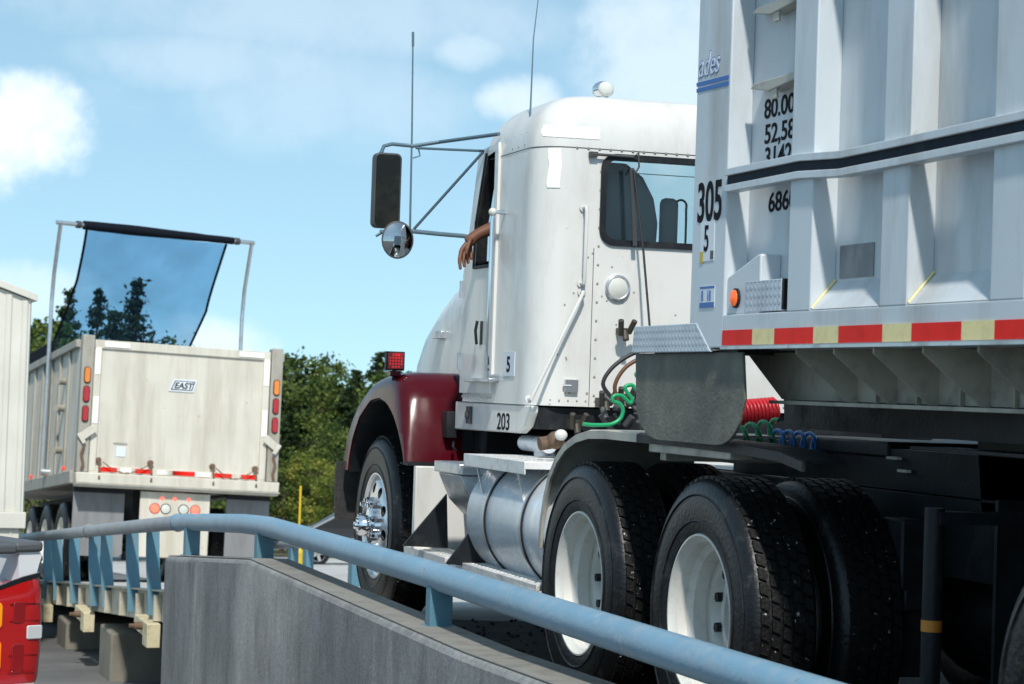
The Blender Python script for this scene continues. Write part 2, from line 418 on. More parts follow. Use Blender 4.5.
leafA = leaf_mat('leaves mid green', [(0.03, 0.06, 0.015), (0.085, 0.13, 0.03), (0.20, 0.24, 0.055)])
leafB = leaf_mat('leaves yellow green', [(0.08, 0.12, 0.02), (0.18, 0.22, 0.04), (0.32, 0.30, 0.06)])
leafC = leaf_mat('cedar needles', [(0.015, 0.03, 0.012), (0.03, 0.05, 0.018), (0.05, 0.08, 0.03)])

# ------------------------------------------------------------------ mesh builder
OFF = {}     # world position of each thing's root, for meshes written in world coordinates


class MB:
    def __init__(s):
        s.v, s.f, s.mi, s.cur = [], [], [], 0

    def add(s, vs, fs):
        o = len(s.v)
        s.v += [tuple(v) for v in vs]
        s.f += [tuple(i + o for i in f) for f in fs]
        s.mi += [s.cur] * len(fs)
        return s

    def box(s, x0, x1, y0, y1, z0, z1):
        x0, x1 = sorted((x0, x1)); y0, y1 = sorted((y0, y1)); z0, z1 = sorted((z0, z1))
        return s.add([(x0, y0, z0), (x1, y0, z0), (x1, y1, z0), (x0, y1, z0), (x0, y0, z1), (x1, y0, z1), (x1, y1, z1), (x0, y1, z1)],
                     [(0, 3, 2, 1), (4, 5, 6, 7), (0, 1, 5, 4), (1, 2, 6, 5), (2, 3, 7, 6), (3, 0, 4, 7)])

    def bar(s, a, b, w, h, up=(0, 0, 1)):
        a, b = Vector(a), Vector(b); d = (b - a).normalized(); up = Vector(up)
        sx = d.cross(up)
        if sx.length < 1e-4: sx = d.cross(Vector((0, 1, 0)))
        sx.normalize(); u = sx.cross(d)
        vs = []
        for p in (a, b):
            for i, j in ((-1, -1), (1, -1), (1, 1), (-1, 1)):
                vs.append(p + sx * w / 2 * i + u * h / 2 * j)
        return s.add(vs, [(3, 2, 1, 0), (4, 5, 6, 7), (0, 1, 5, 4), (1, 2, 6, 5), (2, 3, 7, 6), (3, 0, 4, 7)])

    def prism(s, poly, axis, a0, a1):
        """poly: 2-D outline in the two other axes (x->(y,z), y->(x,z), z->(x,y))"""
        def P(p, a):
            return {'x': (a, p[0], p[1]), 'y': (p[0], a, p[1]), 'z': (p[0], p[1], a)}[axis]
        n = len(poly)
        vs = [P(p, a0) for p in poly] + [P(p, a1) for p in poly]
        fs = [tuple(range(n))[::-1], tuple(range(n, 2 * n))] + [(i, (i + 1) % n, n + (i + 1) % n, n + i) for i in range(n)]
        return s.add(vs, fs)

    def cyl(s, a, b, r, r2=None, seg=20, caps=True):
        a, b = Vector(a), Vector(b); r2 = r if r2 is None else r2
        d = (b - a).normalized(); u = d.orthogonal().normalized(); w = d.cross(u)
        vs = []
        for p, q in ((a, r), (b, r2)):
            for i in range(seg):
                t = 2 * PI * i / seg
                vs.append(p + u * q * math.cos(t) + w * q * math.sin(t))
        fs = [(i, (i + 1) % seg, seg + (i + 1) % seg, seg + i) for i in range(seg)]
        if caps: fs += [tuple(range(seg))[::-1], tuple(range(seg, 2 * seg))]
        return s.add(vs, fs)

    def tube(s, pts, r, seg=10, caps=True):
        pts = [Vector(p) for p in pts]; n = len(pts); vs = []
        d0 = (pts[1] - pts[0]).normalized(); u = d0.orthogonal().normalized()
        for k, p in enumerate(pts):
            d = ((pts[min(k + 1, n - 1)] - pts[max(k - 1, 0)])).normalized()
            u = (u - d * u.dot(d)).normalized(); w = d.cross(u)
            rr = r[k] if isinstance(r, (list, tuple)) else r
            for i in range(seg):
                t = 2 * PI * i / seg
                vs.append(p + u * rr * math.cos(t) + w * rr * math.sin(t))
        fs = [(k * seg + i, k * seg + (i + 1) % seg, (k + 1) * seg + (i + 1) % seg, (k + 1) * seg + i) for k in range(n - 1) for i in range(seg)]
        if caps: fs += [tuple(range(seg))[::-1], tuple(range((n - 1) * seg, n * seg))]
        return s.add(vs, fs)

    def lathe(s, prof, c, axis='x', seg=64, closed=False):
        """prof: (radius, offset along axis)"""
        c = Vector(c); vs = []; n = len(prof)
        for r, a in prof:
            for i in range(seg):
                t = 2 * PI * i / seg; ca, sa = math.cos(t) * r, math.sin(t) * r
                vs.append(c + Vector({'x': (a, ca, sa), 'y': (ca, a, sa), 'z': (ca, sa, a)}[axis]))
        m = n if closed else n - 1
        fs = [(k * seg + i, k * seg + (i + 1) % seg, ((k + 1) % n) * seg + (i + 1) % seg, ((k + 1) % n) * seg + i) for k in range(m) for i in range(seg)]
        if not closed:
            if prof[0][0] > 1e-4: pass
        return s.add(vs, fs)

    def ball(s, c, r, seg=16, sx=1, sy=1, sz=1):
        c = Vector(c); vs, fs = [], []; rn = seg // 2
        for k in range(rn + 1):
            ph = PI * k / rn
            for i in range(seg):
                t = 2 * PI * i / seg
                vs.append(c + Vector((r * sx * math.sin(ph) * math.cos(t), r * sy * math.sin(ph) * math.sin(t), r * sz * math.cos(ph))))
        for k in range(rn):
            for i in range(seg):
                fs.append((k * seg + i, k * seg + (i + 1) % seg, (k + 1) * seg + (i + 1) % seg, (k + 1) * seg + i))
        return s.add(vs, fs)

    def loft(s, rings, cap=True):
        n = len(rings[0]); vs = [p for r in rings for p in r]
        fs = [(k * n + i, k * n + (i + 1) % n, (k + 1) * n + (i + 1) % n, (k + 1) * n + i) for k in range(len(rings) - 1) for i in range(n)]
        if cap: fs += [tuple(range(n))[::-1], tuple(range((len(rings) - 1) * n, len(rings) * n))]
        return s.add(vs, fs)

    def mesh(s, name, mats, off=(0, 0, 0), smooth=True, angle=35):
        me = bpy.data.meshes.new(name)
        o = Vector(off)
        me.from_pydata([Vector(v) - o for v in s.v], [], s.f)
        for m in (mats if isinstance(mats, (list, tuple)) else [mats]): me.materials.append(m)
        if s.mi and max(s.mi) > 0: me.polygons.foreach_set('material_index', s.mi)
        bm = bmesh.new(); bm.from_mesh(me)
        bmesh.ops.remove_doubles(bm, verts=bm.verts, dist=1e-5)
        bmesh.ops.recalc_face_normals(bm, faces=bm.faces)
        bm.to_mesh(me); bm.free()
        if smooth:
            me.shade_smooth(); me.set_sharp_from_angle(angle=R(angle))
        return me

    def build(s, name, mats, parent=None, bevel=0.0, seg=2, smooth=True, angle=35, label=None, solid=0.0):
        off = OFF.get(parent.name, (0, 0, 0)) if parent else (0, 0, 0)
        ob = bpy.data.objects.new(name, s.mesh(name, mats, off, smooth, angle))
        COL.objects.link(ob)
        if parent:
            ob.parent = parent
            OFF[ob.name] = off
        if solid:
            md = ob.modifiers.new('solid', 'SOLIDIFY'); md.thickness = solid; md.offset = 0
        if bevel:
            b = ob.modifiers.new('bevel', 'BEVEL'); b.width = bevel; b.segments = seg; b.limit_method = 'ANGLE'; b.angle_limit = R(40)
            b.harden_normals = False
        if label: ob['label'] = label
        return ob


def smooth(pts, n=6):
    """rounded course through the given points"""
    P_ = [Vector(p) for p in pts]; P_ = [P_[0]] + P_ + [P_[-1]]; out_ = []
    for i in range(1, len(P_) - 2):
        a, b, c, d = P_[i - 1:i + 3]
        for k in range(n):
            t_ = k / n
            out_.append(0.5 * ((2 * b) + (c - a) * t_ + (2 * a - 5 * b + 4 * c - d) * t_ ** 2 + (3 * b - a - 3 * c + d) * t_ ** 3))
    return out_ + [P_[-2]]


def tag(o, label, cat, group=None, kind=None):
    if label: o['label'] = label
    if cat: o['category'] = cat
    if group: o['group'] = group
    if kind: o['kind'] = kind
    return o


def root(name, loc, label, cat, group=None, rot=None, local=False):
    o = bpy.data.objects.new(name, None)
    COL.objects.link(o)
    o.location = loc
    if rot is not None: o.rotation_euler = rot
    OFF[o.name] = (0, 0, 0) if local else tuple(loc)
    return tag(o, label, cat, group)


def solo(mb, name, mats, label, cat, group=None, bevel=0.0, loc=None, **k):
    """a thing that is one mesh, its origin moved to its base"""
    if loc is None:
        xs = [v[0] for v in mb.v]; ys = [v[1] for v in mb.v]; zs = [v[2] for v in mb.v]
        loc = ((min(xs) + max(xs)) / 2, (min(ys) + max(ys)) / 2, min(zs))
    mb.v = [tuple(Vector(v) - Vector(loc)) for v in mb.v]
    o = mb.build(name, mats, None, bevel, **k)
    o.location = loc
    return tag(o, label, cat, group)


def structure(mb, name, m, bevel=0.0, kind='structure', **k):
    o = mb.build(name, m, None, bevel, **k); o['kind'] = kind
    return o


def bake_cut(ob, cutter_mb, cm=None):
    """cut openings, then keep only the resulting mesh"""
    off = OFF.get(ob.name, (0, 0, 0))
    cme = cutter_mb.mesh('cut', cm or blk, off, smooth=False)
    c = bpy.data.objects.new('cut', cme); COL.objects.link(c)
    c.location = ob.location
    if ob.parent: c.parent = ob.parent
    mods = [(m.width, m.segments) for m in ob.modifiers if m.type == 'BEVEL']
    for m in list(ob.modifiers): ob.modifiers.remove(m)
    md = ob.modifiers.new('b', 'BOOLEAN'); md.operation = 'DIFFERENCE'; md.object = c; md.solver = 'EXACT'; md.material_mode = 'TRANSFER'
    dg = bpy.context.evaluated_depsgraph_get(); dg.update()
    me = bpy.data.meshes.new_from_object(ob.evaluated_get(dg))
    ob.modifiers.clear(); ob.data = me
    me.shade_smooth(); me.set_sharp_from_angle(angle=R(35))
    bpy.data.objects.remove(c)


def text(body, size, org, right, up, m, name, parent, shear=0.0, sx=1.0, thick=0.0006, bold=0.0, space=1.0, label=None):
    """lettering on a surface: org = left end of the baseline"""
    cu = bpy.data.curves.new('t', 'FONT'); cu.body = body; cu.size = size; cu.extrude = thick; cu.shear = shear; cu.offset = bold
    cu.space_character = space
    o = bpy.data.objects.new('t', cu); COL.objects.link(o)
    dg = bpy.context.evaluated_depsgraph_get(); dg.update()
    me = bpy.data.meshes.new_from_object(o.evaluated_get(dg)); bpy.data.objects.remove(o)
    right, up = Vector(right).normalized(), Vector(up).normalized(); n = right.cross(up)
    off = Vector(OFF.get(parent.name, (0, 0, 0)))
    org = Vector(org) - off
    for v in me.vertices:
        v.co = org + right * v.co.x * sx + up * v.co.y + n * v.co.z
    me.materials.clear(); me.materials.append(m)
    ob = bpy.data.objects.new(name, me); COL.objects.link(ob); ob.parent = parent; OFF[ob.name] = tuple(off)
    if label: ob['label'] = label
    return ob


def copy_tree(o, parent=None):
    c = o.copy(); COL.objects.link(c); c.parent = parent
    for ch in [x for x in bpy.data.objects if x.parent == o and x is not c]: copy_tree(ch, c)
    return c


def rrect(x0, x1, y0, y1, r, n=6):
    pts = []
    for cx, cy, a in ((x1 - r, y1 - r, 0), (x0 + r, y1 - r, 90), (x0 + r, y0 + r, 180), (x1 - r, y0 + r, 270)):
        for i in range(n + 1):
            t = R(a + 90 * i / n); pts.append((cx + r * math.cos(t), cy + r * math.sin(t)))
    return pts


# ------------------------------------------------------------------ setting: ground, road, wall
SLOPE, Y0 = 0.0825, 13.0


def road_z(y):
    if y < Y0 - 0.8: return 0.0
    if y < Y0 + 0.8: return -SLOPE * (y - Y0 + 0.8) ** 2 / 3.2
    return -SLOPE * (y - Y0)


def low_z(y):
    P = [(-400, -0.95), (9, -0.95), (21, -1.37), (33, -1.85), (70, -4.25), (110, -6), (200, -8), (3000, -9)]
    for (a, za), (b, zb) in zip(P, P[1:]):
        if y <= b: return za + (zb - za) * (y - a) / (b - a)
    return P[-1][1]


def ground_z(x, y):
    zl = low_z(y)
    if x > 5.2:
        t = min(1, (x - 5.2) / 1.0)
        zr = max(zl, road_z(y) - 0.02) if y < 34 else zl
        return zl + (zr - zl) * t
    return zl


xs = [-1500, -400, -120, -60, -30, -15, -8, -4, -2, 0, 1, 2, 3, 4, 5.2, 6.2, 7, 9, 12, 20, 35, 60, 120, 400, 1500]
ys = [-400, -100, -40, -20, -8, 0, 4, 9, 12.2, 12.6, 13, 13.4, 13.8, 15, 18, 21, 24, 27, 30, 33, 34, 38, 45, 55, 62, 70, 80, 95, 110, 150, 200, 400, 1200, 3000]
g = MB()
vs = [(x, y, ground_z(x, y)) for y in ys for x in xs]
nx = len(xs)
g.add(vs, [(j * nx + i, j * nx + i + 1, (j + 1) * nx + i + 1, (j + 1) * nx + i) for j in range(len(ys) - 1) for i in range(nx - 1)])
structure(g, 'ground', asphalt)
# rough grass over the far ground
g = MB(); xs2 = [x for x in xs]; ys2 = [72, 80, 95, 110, 150, 200, 400, 1200, 2990]
g.add([(x, y, ground_z(x, y) + 0.02) for y in ys2 for x in xs2], [(j * nx + i, j * nx + i + 1, (j + 1) * nx + i + 1, (j + 1) * nx + i) for j in range(len(ys2) - 1) for i in range(nx - 1)])
structure(g, 'field', grassm)
# causeway the near truck stands on, and the road falling away beyond it
WX0, WX1 = 2.33, 2.575
g = MB()
yy = [-12, 0, 6, 9, 12.2, 12.5, 12.8, 13.1, 13.4, 13.8, 15.2]
rings = [[(WX1 + 0.002, y, -2.2), (6.2, y, -2.2), (6.2, y, road_z(y)), (WX1 + 0.002, y, road_z(y))] for y in yy]
g.loft(rings); structure(g, 'road', roadm)
# dark grit under and beside the truck, with the truck's shade in its colour
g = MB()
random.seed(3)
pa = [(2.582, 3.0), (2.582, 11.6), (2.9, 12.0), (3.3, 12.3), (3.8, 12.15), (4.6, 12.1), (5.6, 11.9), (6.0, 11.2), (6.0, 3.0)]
g.add([(x, y, 0.004) for x, y in pa], [tuple(range(len(pa)))]); structure(g, 'shaded_grit', dirtshadem)
# pale concrete yard beyond the far rail
g = MB(); ysl = [13, 15, 18, 21, 24, 27, 30, 33, 34, 38, 45, 55, 62, 70]; xsl = [6.202, 7, 9, 12, 20, 35]
g.add([(x, y, ground_z(x, y) + 0.012) for y in ysl for x in xsl], [(j * 6 + i, j * 6 + i + 1, (j + 1) * 6 + i + 1, (j + 1) * 6 + i) for j in range(len(ysl) - 1) for i in range(5)])
structure(g, 'yard', roadm)
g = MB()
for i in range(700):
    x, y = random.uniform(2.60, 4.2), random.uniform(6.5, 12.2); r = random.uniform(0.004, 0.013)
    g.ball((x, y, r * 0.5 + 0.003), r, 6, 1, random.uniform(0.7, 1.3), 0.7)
o = structure(g, 'gravel', dirtshadem, kind='stuff'); o['label'] = 'loose dark gravel scattered beside the truck'

# retaining wall
wall = root('retaining_wall', (2.5, 10, -1.2), 'streaked grey concrete retaining wall carrying the blue pipe rail', 'retaining wall')
ww = MB()
yw = [2.0, 4, 6, 8, 10, 11.4, 12.2, 12.6, 13.0, 13.4, 13.8, 14.4, 15.02]


def wtop(y):
    return 0.332 + max(0, (8 - y)) * 0.02 + min(0, -0.0 if y < 12.2 else -(y - 12.2) * 0.074)


rings = []
for y in yw:
    z = wtop(y)
    j = random.uniform(-0.004, 0.004)
    rings.append([(WX0, y, -1.6), (WX1, y, -1.6), (WX1, y, z), (WX0 + 0.02, y, z), (WX0 + j, y, z - 0.025)])
ww.loft(rings); wb_ = ww.build('wall_body', wallm, wall, bevel=0.012, seg=2)
ww = MB()
rings = [[(WX0 + 0.024, y, wtop(y) + 0.002), (WX1 - 0.01, y, wtop(y) + 0.002), (WX1 - 0.01, y, wtop(y) + 0.006), (WX0 + 0.024, y, wtop(y) + 0.006)] for y in yw]
ww.loft(rings).build('coping', captop, wall)

# near handrail: one bent pipe on posts and flat bars
RX = 2.5


def rail_z(y):
    P = [(2, 0.56), (5.4, 0.545), (9, 0.532), (12.4, 0.497), (12.8, 0.480), (13.2, 0.462), (15.1, 0.346), (15.7, 0.300), (18.5, 0.072), (24, -0.385), (26.6, -0.60), (30, -0.88), (33, -1.13)]
    for (a, za), (b, zb) in zip(P, P[1:]):
        if y <= b: return za + (zb - za) * (y - a) / (b - a)
    return P[-1][1]


hr = root('pipe_handrail', (RX, 12, 0.3), 'blue painted pipe handrail bending downhill on the concrete wall', 'handrail')
t = MB()
t.tube([(RX, y, rail_z(y)) for y in (2, 4, 5.4, 7.2, 9, 11, 12.1, 12.4, 12.6, 12.8, 13.0, 13.2, 14, 15.1, 15.6)], 0.057, 28)
t.build('pipe', railblue, hr, angle=60)
t = MB()
t.tube([(RX, y, rail_z(y)) for y in (15.6, 16, 17, 18.5, 20, 22, 24, 26.6, 28, 30)], 0.052, 20); t.build('pipe', railgrey, hr, angle=60, label='worn grey downhill pipe')
t = MB(); t.lathe([(0.058, -0.02), (0.063, -0.016), (0.063, 0.016), (0.058, 0.02)], (RX, 20.6, rail_z(20.6)), 'y', 24); t.build('coupling', railgrey, hr)
t = MB(); t.lathe([(0.0585, -0.03), (0.062, -0.02), (0.062, 0.02), (0.0585, 0.03)], (RX, 15.6, rail_z(15.6)), 'y', 24); t.build('coupling', railblue, hr)
for y, w in ((4.6, .07), (8.88, .07), (12.55, .085), (15.0, .10)):
    t = MB(); zb = wtop(y) - 0.02
    t.box(RX - 0.048, RX + 0.048, y - w / 2, y + w / 2, zb, rail_z(y) - 0.035)
    pst = t.build('post', railblue2, hr, bevel=0.004)
    t = MB(); t.box(RX - 0.062, RX + 0.062, y - w / 2 - 0.02, y + w / 2 + 0.02, zb + 0.02, zb + 0.027); t.build('foot_plate', railblue2, pst)
bal = [(17.3, 17.2), (18.4, 18.3), (20.0, 19.9), (20.85, 20.75), (22.4, 22.3), (23.9, 23.8), (24.8, 24.7), (26.3, 26.2), (27.6, 27.5), (29.0, 28.9)]
for yt, yb in bal:
    t = MB(); zt = rail_z(yt); ring = []
    for k in range(9):
        f = k / 8; y = yt + (yb - yt) * f; z = zt - 0.03 - 0.63 * f
        bow = -0.018 * math.sin(PI * f) - 0.03 * f ** 5 + 0.02
        x = RX + 0.03 + bow
        ring.append([(x - 0.006, y - 0.075, z), (x + 0.006, y - 0.075, z), (x + 0.006, y + 0.075, z), (x - 0.006, y + 0.075, z)])
        ring[-1] = [(px + (0.0), py, pz) for px, py, pz in ring[-1]]
    ring2 = []
    for k, r in enumerate(ring):
        f = k / 8; xo = r[0][0] - 0.02 + 0.045 * f; ww_ = 0.10 + 0.01 * f
        ring2.append([(xo, r[0][1], r[0][2]), (xo + ww_, r[0][1], r[0][2]), (xo + ww_, r[0][1] + 0.014, r[0][2]), (xo, r[0][1] + 0.014, r[0][2])])
    t.loft(ring2)
    t.build('baluster', railblue2, hr, bevel=0.002)

# sloping steel deck beyond the wall, on piers
dk = root('bridge_deck', (4.4, 22, -1.0), 'cream steel deck of the sloping roadway behind the flat blue bars', 'bridge deck')
t = MB()
yy = [15.2, 18, 21, 24, 27, 30, 33, 34.5]
t.loft([[(2.68, y, road_z(y) - 0.10), (6.2, y, road_z(y) - 0.10), (6.2, y, road_z(y)), (2.68, y, road_z(y))] for y in yy]); t.build('roadway', roadm, dk)
t = MB(); t.loft([[(2.62, y, road_z(y) - 0.20), (2.677, y, road_z(y) - 0.20), (2.677, y, road_z(y) + 0.03), (2.62, y, road_z(y) + 0.03)] for y in yy]); t.build('edge_beam', deckm, dk, bevel=0.004)
for k in range(18):
    y = 16.0 + k * 0.95; z = road_z(y); t = MB()
    t.box(2.56, 2.618, y, y + 0.05, z - 0.19, z + 0.0); t.build('stiffener', deckm, dk)
t = MB(); t.loft([[(2.57, y, road_z(y) + 0.032), (2.68, y, road_z(y) + 0.032), (2.68, y, road_z(y) + 0.045), (2.57, y, road_z(y) + 0.045)] for y in yy]); t.build('edge_flange', deckm, dk)
for y in (17.2, 21.1, 24.6, 28.4):
    z = road_z(y) - 0.20
    t = MB(); t.prism([(y - 0.35, z + 0.02), (y + 0.35, z + 0.02), (y + 0.35, z - 0.09), (y - 0.12, z - 0.09), (y - 0.12, z - 0.16), (y - 0.35, z - 0.16)], 'x', 2.50, 2.60)
    b = t.build('bearing_bracket', brkm, dk, bevel=0.006)
    t = MB(); t.cyl((2.44, y - 0.1, z - 0.02), (2.52, y - 0.1, z - 0.02), 0.03, seg=12); t.cyl((2.40, y - 0.1, z - 0.02), (2.45, y - 0.1, z - 0.02), 0.017, seg=6); t.build('bolt', rust, b)
pl = ['stained concrete pier beside the end of the retaining wall under the deck', 'darker concrete pier under the deck, second from the wall', 'farthest low concrete pier under the deck near the pickup']
for i, (y, d, x1) in enumerate(((19.6, 0.75, 3.5), (23.0, 0.8, 3.5), (26.8, 0.8, 3.5))):
    t = MB(); z1 = road_z(y) - 0.36; zb = low_z(y) - 0.2
    t.prism([(y, zb), (y + d, zb), (y + d, z1), (y, z1)], 'x', 2.60, x1)
    solo(t, 'concrete_pier', pierm, pl[i], 'concrete pier', 'piers under the sloping deck', bevel=0.02)

# far-side handrail
fr = root('far_handrail', (6.05, 25, -1.0), 'pale blue pipe rail along the far side of the road', 'handrail')
t = MB(); t.tube([(6.05, y, road_z(y) + 0.50) for y in (3, 8, 12.2, 13, 14, 18, 22, 25, 28, 31, 33.5)], 0.05, 16); t.build('pipe', railgrey, fr, angle=60)
for y in (5, 9, 12.9, 16.5, 21, 25.1, 27.55, 28.45, 31):
    z = road_z(y); t = MB(); t.box(6.0, 6.10, y - 0.10, y + 0.10, z - 0.02, z + 0.46)
    t.build('post', railblue2, fr, bevel=0.004)
# yellow marker post
p = at(298, 560, x=6.3); gz = ground_z(6.3, p.y)
mk = root('marker_post', (6.3, p.y, gz), 'thin yellow pole in a stubby yellow base beyond the far rail', 'marker post')
t = MB(); t.cyl((6.3, p.y, gz), (6.3, p.y, gz + 0.42), 0.07, seg=16); t.ball((6.3, p.y, gz + 0.42), 0.07, 16); t.build('base', yellowm, mk)
t = MB(); t.cyl((6.3, p.y, gz + 0.42), (6.3, p.y, gz + 1.30), 0.016, seg=10); t.build('pole', yellowm, mk)

# ------------------------------------------------------------------ wheels
TR = 0.51


def tyre_mb(x0, x1, lugs=True):
    """tyre between x0 (outer face) and x1"""
    w = x1 - x0
    t = MB()
    pr = [(0.296, 0.030), (0.305, 0.012), (0.335, 0.004), (0.40, 0.0), (0.455, 0.006), (0.482, 0.018), (0.496, 0.034), (0.500, 0.048)]
    full = [(r, x0 + a) for r, a in pr] + [(r, x1 - a) for r, a in pr[::-1]]
    t.lathe(full, (0, 0, 0), 'x', 72, closed=True)
    # shoulder rib rings on the sidewall
    for rr in (0.345, 0.44):
        t.lathe([(rr - 0.004, x0 + 0.0035), (rr, x0 - 0.0015), (rr + 0.004, x0 + 0.0035)], (0, 0, 0), 'x', 72)
    g = MB()
    if lugs:
        rows = 5; rw = (w - 0.07) / rows; nl = 62
        for k in range(rows):
            a0 = x0 + 0.035 + k * rw + 0.006; a1 = a0 + rw - 0.012
            for i in range(nl):
                t0 = 2 * PI * (i + (0.5 if k % 2 else 0)) / nl; dt = 2 * PI / nl * 0.38
                vs = []
                for r in (0.497, TR):
                    for (a, q) in ((a0, -dt), (a1, -dt + 0.02), (a1, dt + 0.02), (a0, dt)):
                        vs.append((a, r * math.cos(t0 + q), r * math.sin(t0 + q)))
                g.add(vs, [(4, 5, 6, 7), (0, 1, 5, 4), (1, 2, 6, 5), (2, 3, 7, 6), (3, 0, 4, 7)])
    return t, g


def lug_ring(t, r, x, n, rad, ln, seg=6):
    for i in range(n):
        a = 2 * PI * (i + 0.5) / n
        t.cyl((x, r * math.cos(a), r * math.sin(a)), (x - ln, r * math.cos(a), r * math.sin(a)), rad, seg=seg)


def make_drive_wheel(parent, y, side):
    """dual wheel; local frame: outer face at x=0, inboard +x"""
    wroot = bpy.data.objects.new('dual_wheel', None); COL.objects.link(wroot); wroot.parent = parent
    OFF[wroot.name] = (0, 0, 0)
    for k, (a, b) in enumerate(((0.0, 0.275), (0.335, 0.61))):
        t, g = tyre_mb(a, b)
        t.v += []
        t.cur = 1; t.add(g.v, g.f)
        t.build('tyre', [rubber, tread], wroot, angle=30, smooth=True)
    t = MB()
    t.lathe([(0.297, 0.040), (0.302, 0.020), (0.299, 0.012), (0.292, 0.012), (0.284, 0.030), (0.272, 0.042), (0.270, 0.078), (0.246, 0.096),
             (0.243, 0.145), (0.250, 0.150), (0.250, 0.158), (0.238, 0.165), (0.225, 0.20), (0.19, 0.195), (0.17, 0.175), (0.135, 0.172), (0.13, 0.20), (0.0, 0.20)], (0, 0, 0), 'x', 72)
    t.lathe([(0.255, 0.12), (0.262, 0.12), (0.262, 0.60), (0.285, 0.60), (0.285, 0.598)], (0, 0, 0), 'x', 48)
    t.build('rim', rimw, wroot, angle=28)
    t = MB()
    t.lathe([(0.10, 0.20), (0.098, 0.185), (0.085, 0.175), (0.0, 0.174)], (0, 0, 0), 'x', 32)
    lug_ring(t, 0.180, 0.20, 10, 0.019, 0.045)
    t.build('hub', blk, wroot)
    return wroot


def place_wheel(w, x, y, z, flip=False):
    w.location = Vector((x, y, z)) - Vector(OFF.get(w.parent.name, (0, 0, 0)))
    w.rotation_euler = (0, 0, PI if flip else 0)


# ------------------------------------------------------------------ tractor
TX = 4.31
tr = root('semi_truck', (TX, 9.6, 0), 'white day cab truck tractor with maroon front fenders and polished fuel tank', 'truck')
CX0, CX1, CY0, CY1 = 3.31, 5.31, 10.265, 11.52


def cab_ring(z, inset=0.0, ysl=0.0, r=0.17):
    x0, x1, y0, y1 = CX0 + inset, CX1 - inset, CY0 + inset * 0.6, CY1 - inset * 0.6 - ysl
    rr = max(0.04, r - inset * 0.3); rf = max(0.03, 0.09 - inset * 0.2)
    pts = []
    for cx, cy, a, q in ((x1 - rf, y1 - rf, 0, rf), (x0 + rf, y1 - rf, 90, rf), (x0 + rr, y0 + rr, 180, rr), (x1 - rr, y0 + rr, 270, rr)):
        for i in range(9):
            t = R(a + 90 * i / 8); pts.append((cx + q * math.cos(t), cy + q * math.sin(t), z))
    return pts


def cab_shell(d):
    """outer surface for d=0, inner for d>0"""
    rings = []
    for z in (1.235 + d, 1.5, 1.9):
        rings.append(cab_ring(z, d))
    for z in (2.1, 2.3, 2.485):
        rings.append(cab_ring(z, d, (z - 1.9) * 0.46))
    for k in range(1, 9):
        t = PI / 2 * k / 8
        z = 2.485 + (0.262 - d) * math.sin(t)
        rings.append(cab_ring(z, d + 0.22 * (1 - math.cos(t)), (z - 1.9) * 0.46))
    # slow crown over the roof
    rings.append(cab_ring(2.765 - d, d + 0.45, 0.40))
    return rings


t = MB(); t.loft(cab_shell(0.0)); cab = t.build('cab_body', [cabwhite], tr)
cut = MB(); cut.loft(cab_shell(0.05)); bake_cut(cab, cut, cabin)
cut = MB()
cut.prism(rrect(3.645, 4.975, 2.035, 2.44, 0.06), 'y', 10.1, 10.5)          # rear window
yw0, yw1 = 10.93, 11.25
dw = [(yw0, 1.925), (yw1, 1.925), (yw1 - 0.01, 2.16), (yw1 - 0.16, 2.50), (yw0 + 0.02, 2.52), (yw0, 2.50)]
cut.prism(dw, 'x', 3.0, 3.45); cut.prism(dw, 'x', 5.15, 5.6)                # door windows
cut.box(3.385, 5.235, 10.95, 11.9, 1.98, 2.545)   # windscreen
bake_cut(cab, cut)
t = MB(); t.prism(rrect(3.64, 4.98, 2.03, 2.445, 0.065), 'y', 10.285, 10.289); t.build('rear_window', glass, tr)
t = MB(); o_, i_ = rrect(3.625, 4.995, 2.015, 2.46, 0.075), rrect(3.655, 4.965, 2.045, 2.43, 0.05)
n = len(o_)
t.add([(x, 10.252, z) for x, z in o_] + [(x, 10.252, z) for x, z in i_] + [(x, 10.30, z) for x, z in o_] + [(x, 10.30, z) for x, z in i_],
      [(i, (i + 1) % n, n + (i + 1) % n, n + i) for i in range(n)] + [(i, (i + 1) % n, 2 * n + (i + 1) % n, 2 * n + i) for i in range(n)] +
      [(n + i, n + (i + 1) % n, 3 * n + (i + 1) % n, 3 * n + i) for i in range(n)])
t.build('window_gasket', blk, tr)
t = MB(); t.prism([(11.46, 1.97), (11.466, 1.97), (11.205, 2.55), (11.199, 2.55)], 'x', 3.385, 5.235); t.build('windscreen', glass, tr)
# cab lining: dark A-pillars and dash
t = MB(); t.box(3.365, 5.255, 11.15, 11.45, 1.60, 1.93); t.build('dashboard', cabin, tr, bevel=0.02)
t = MB(); t.tube([(3.75 + 0.2 * math.cos(a), 11.02 + 0.05 * math.sin(a), 1.98 + 0.17 * math.sin(a)) for a in [2 * PI * k / 24 for k in range(25)]], 0.014, 8, caps=False); t.build('steering_wheel', blk, tr)
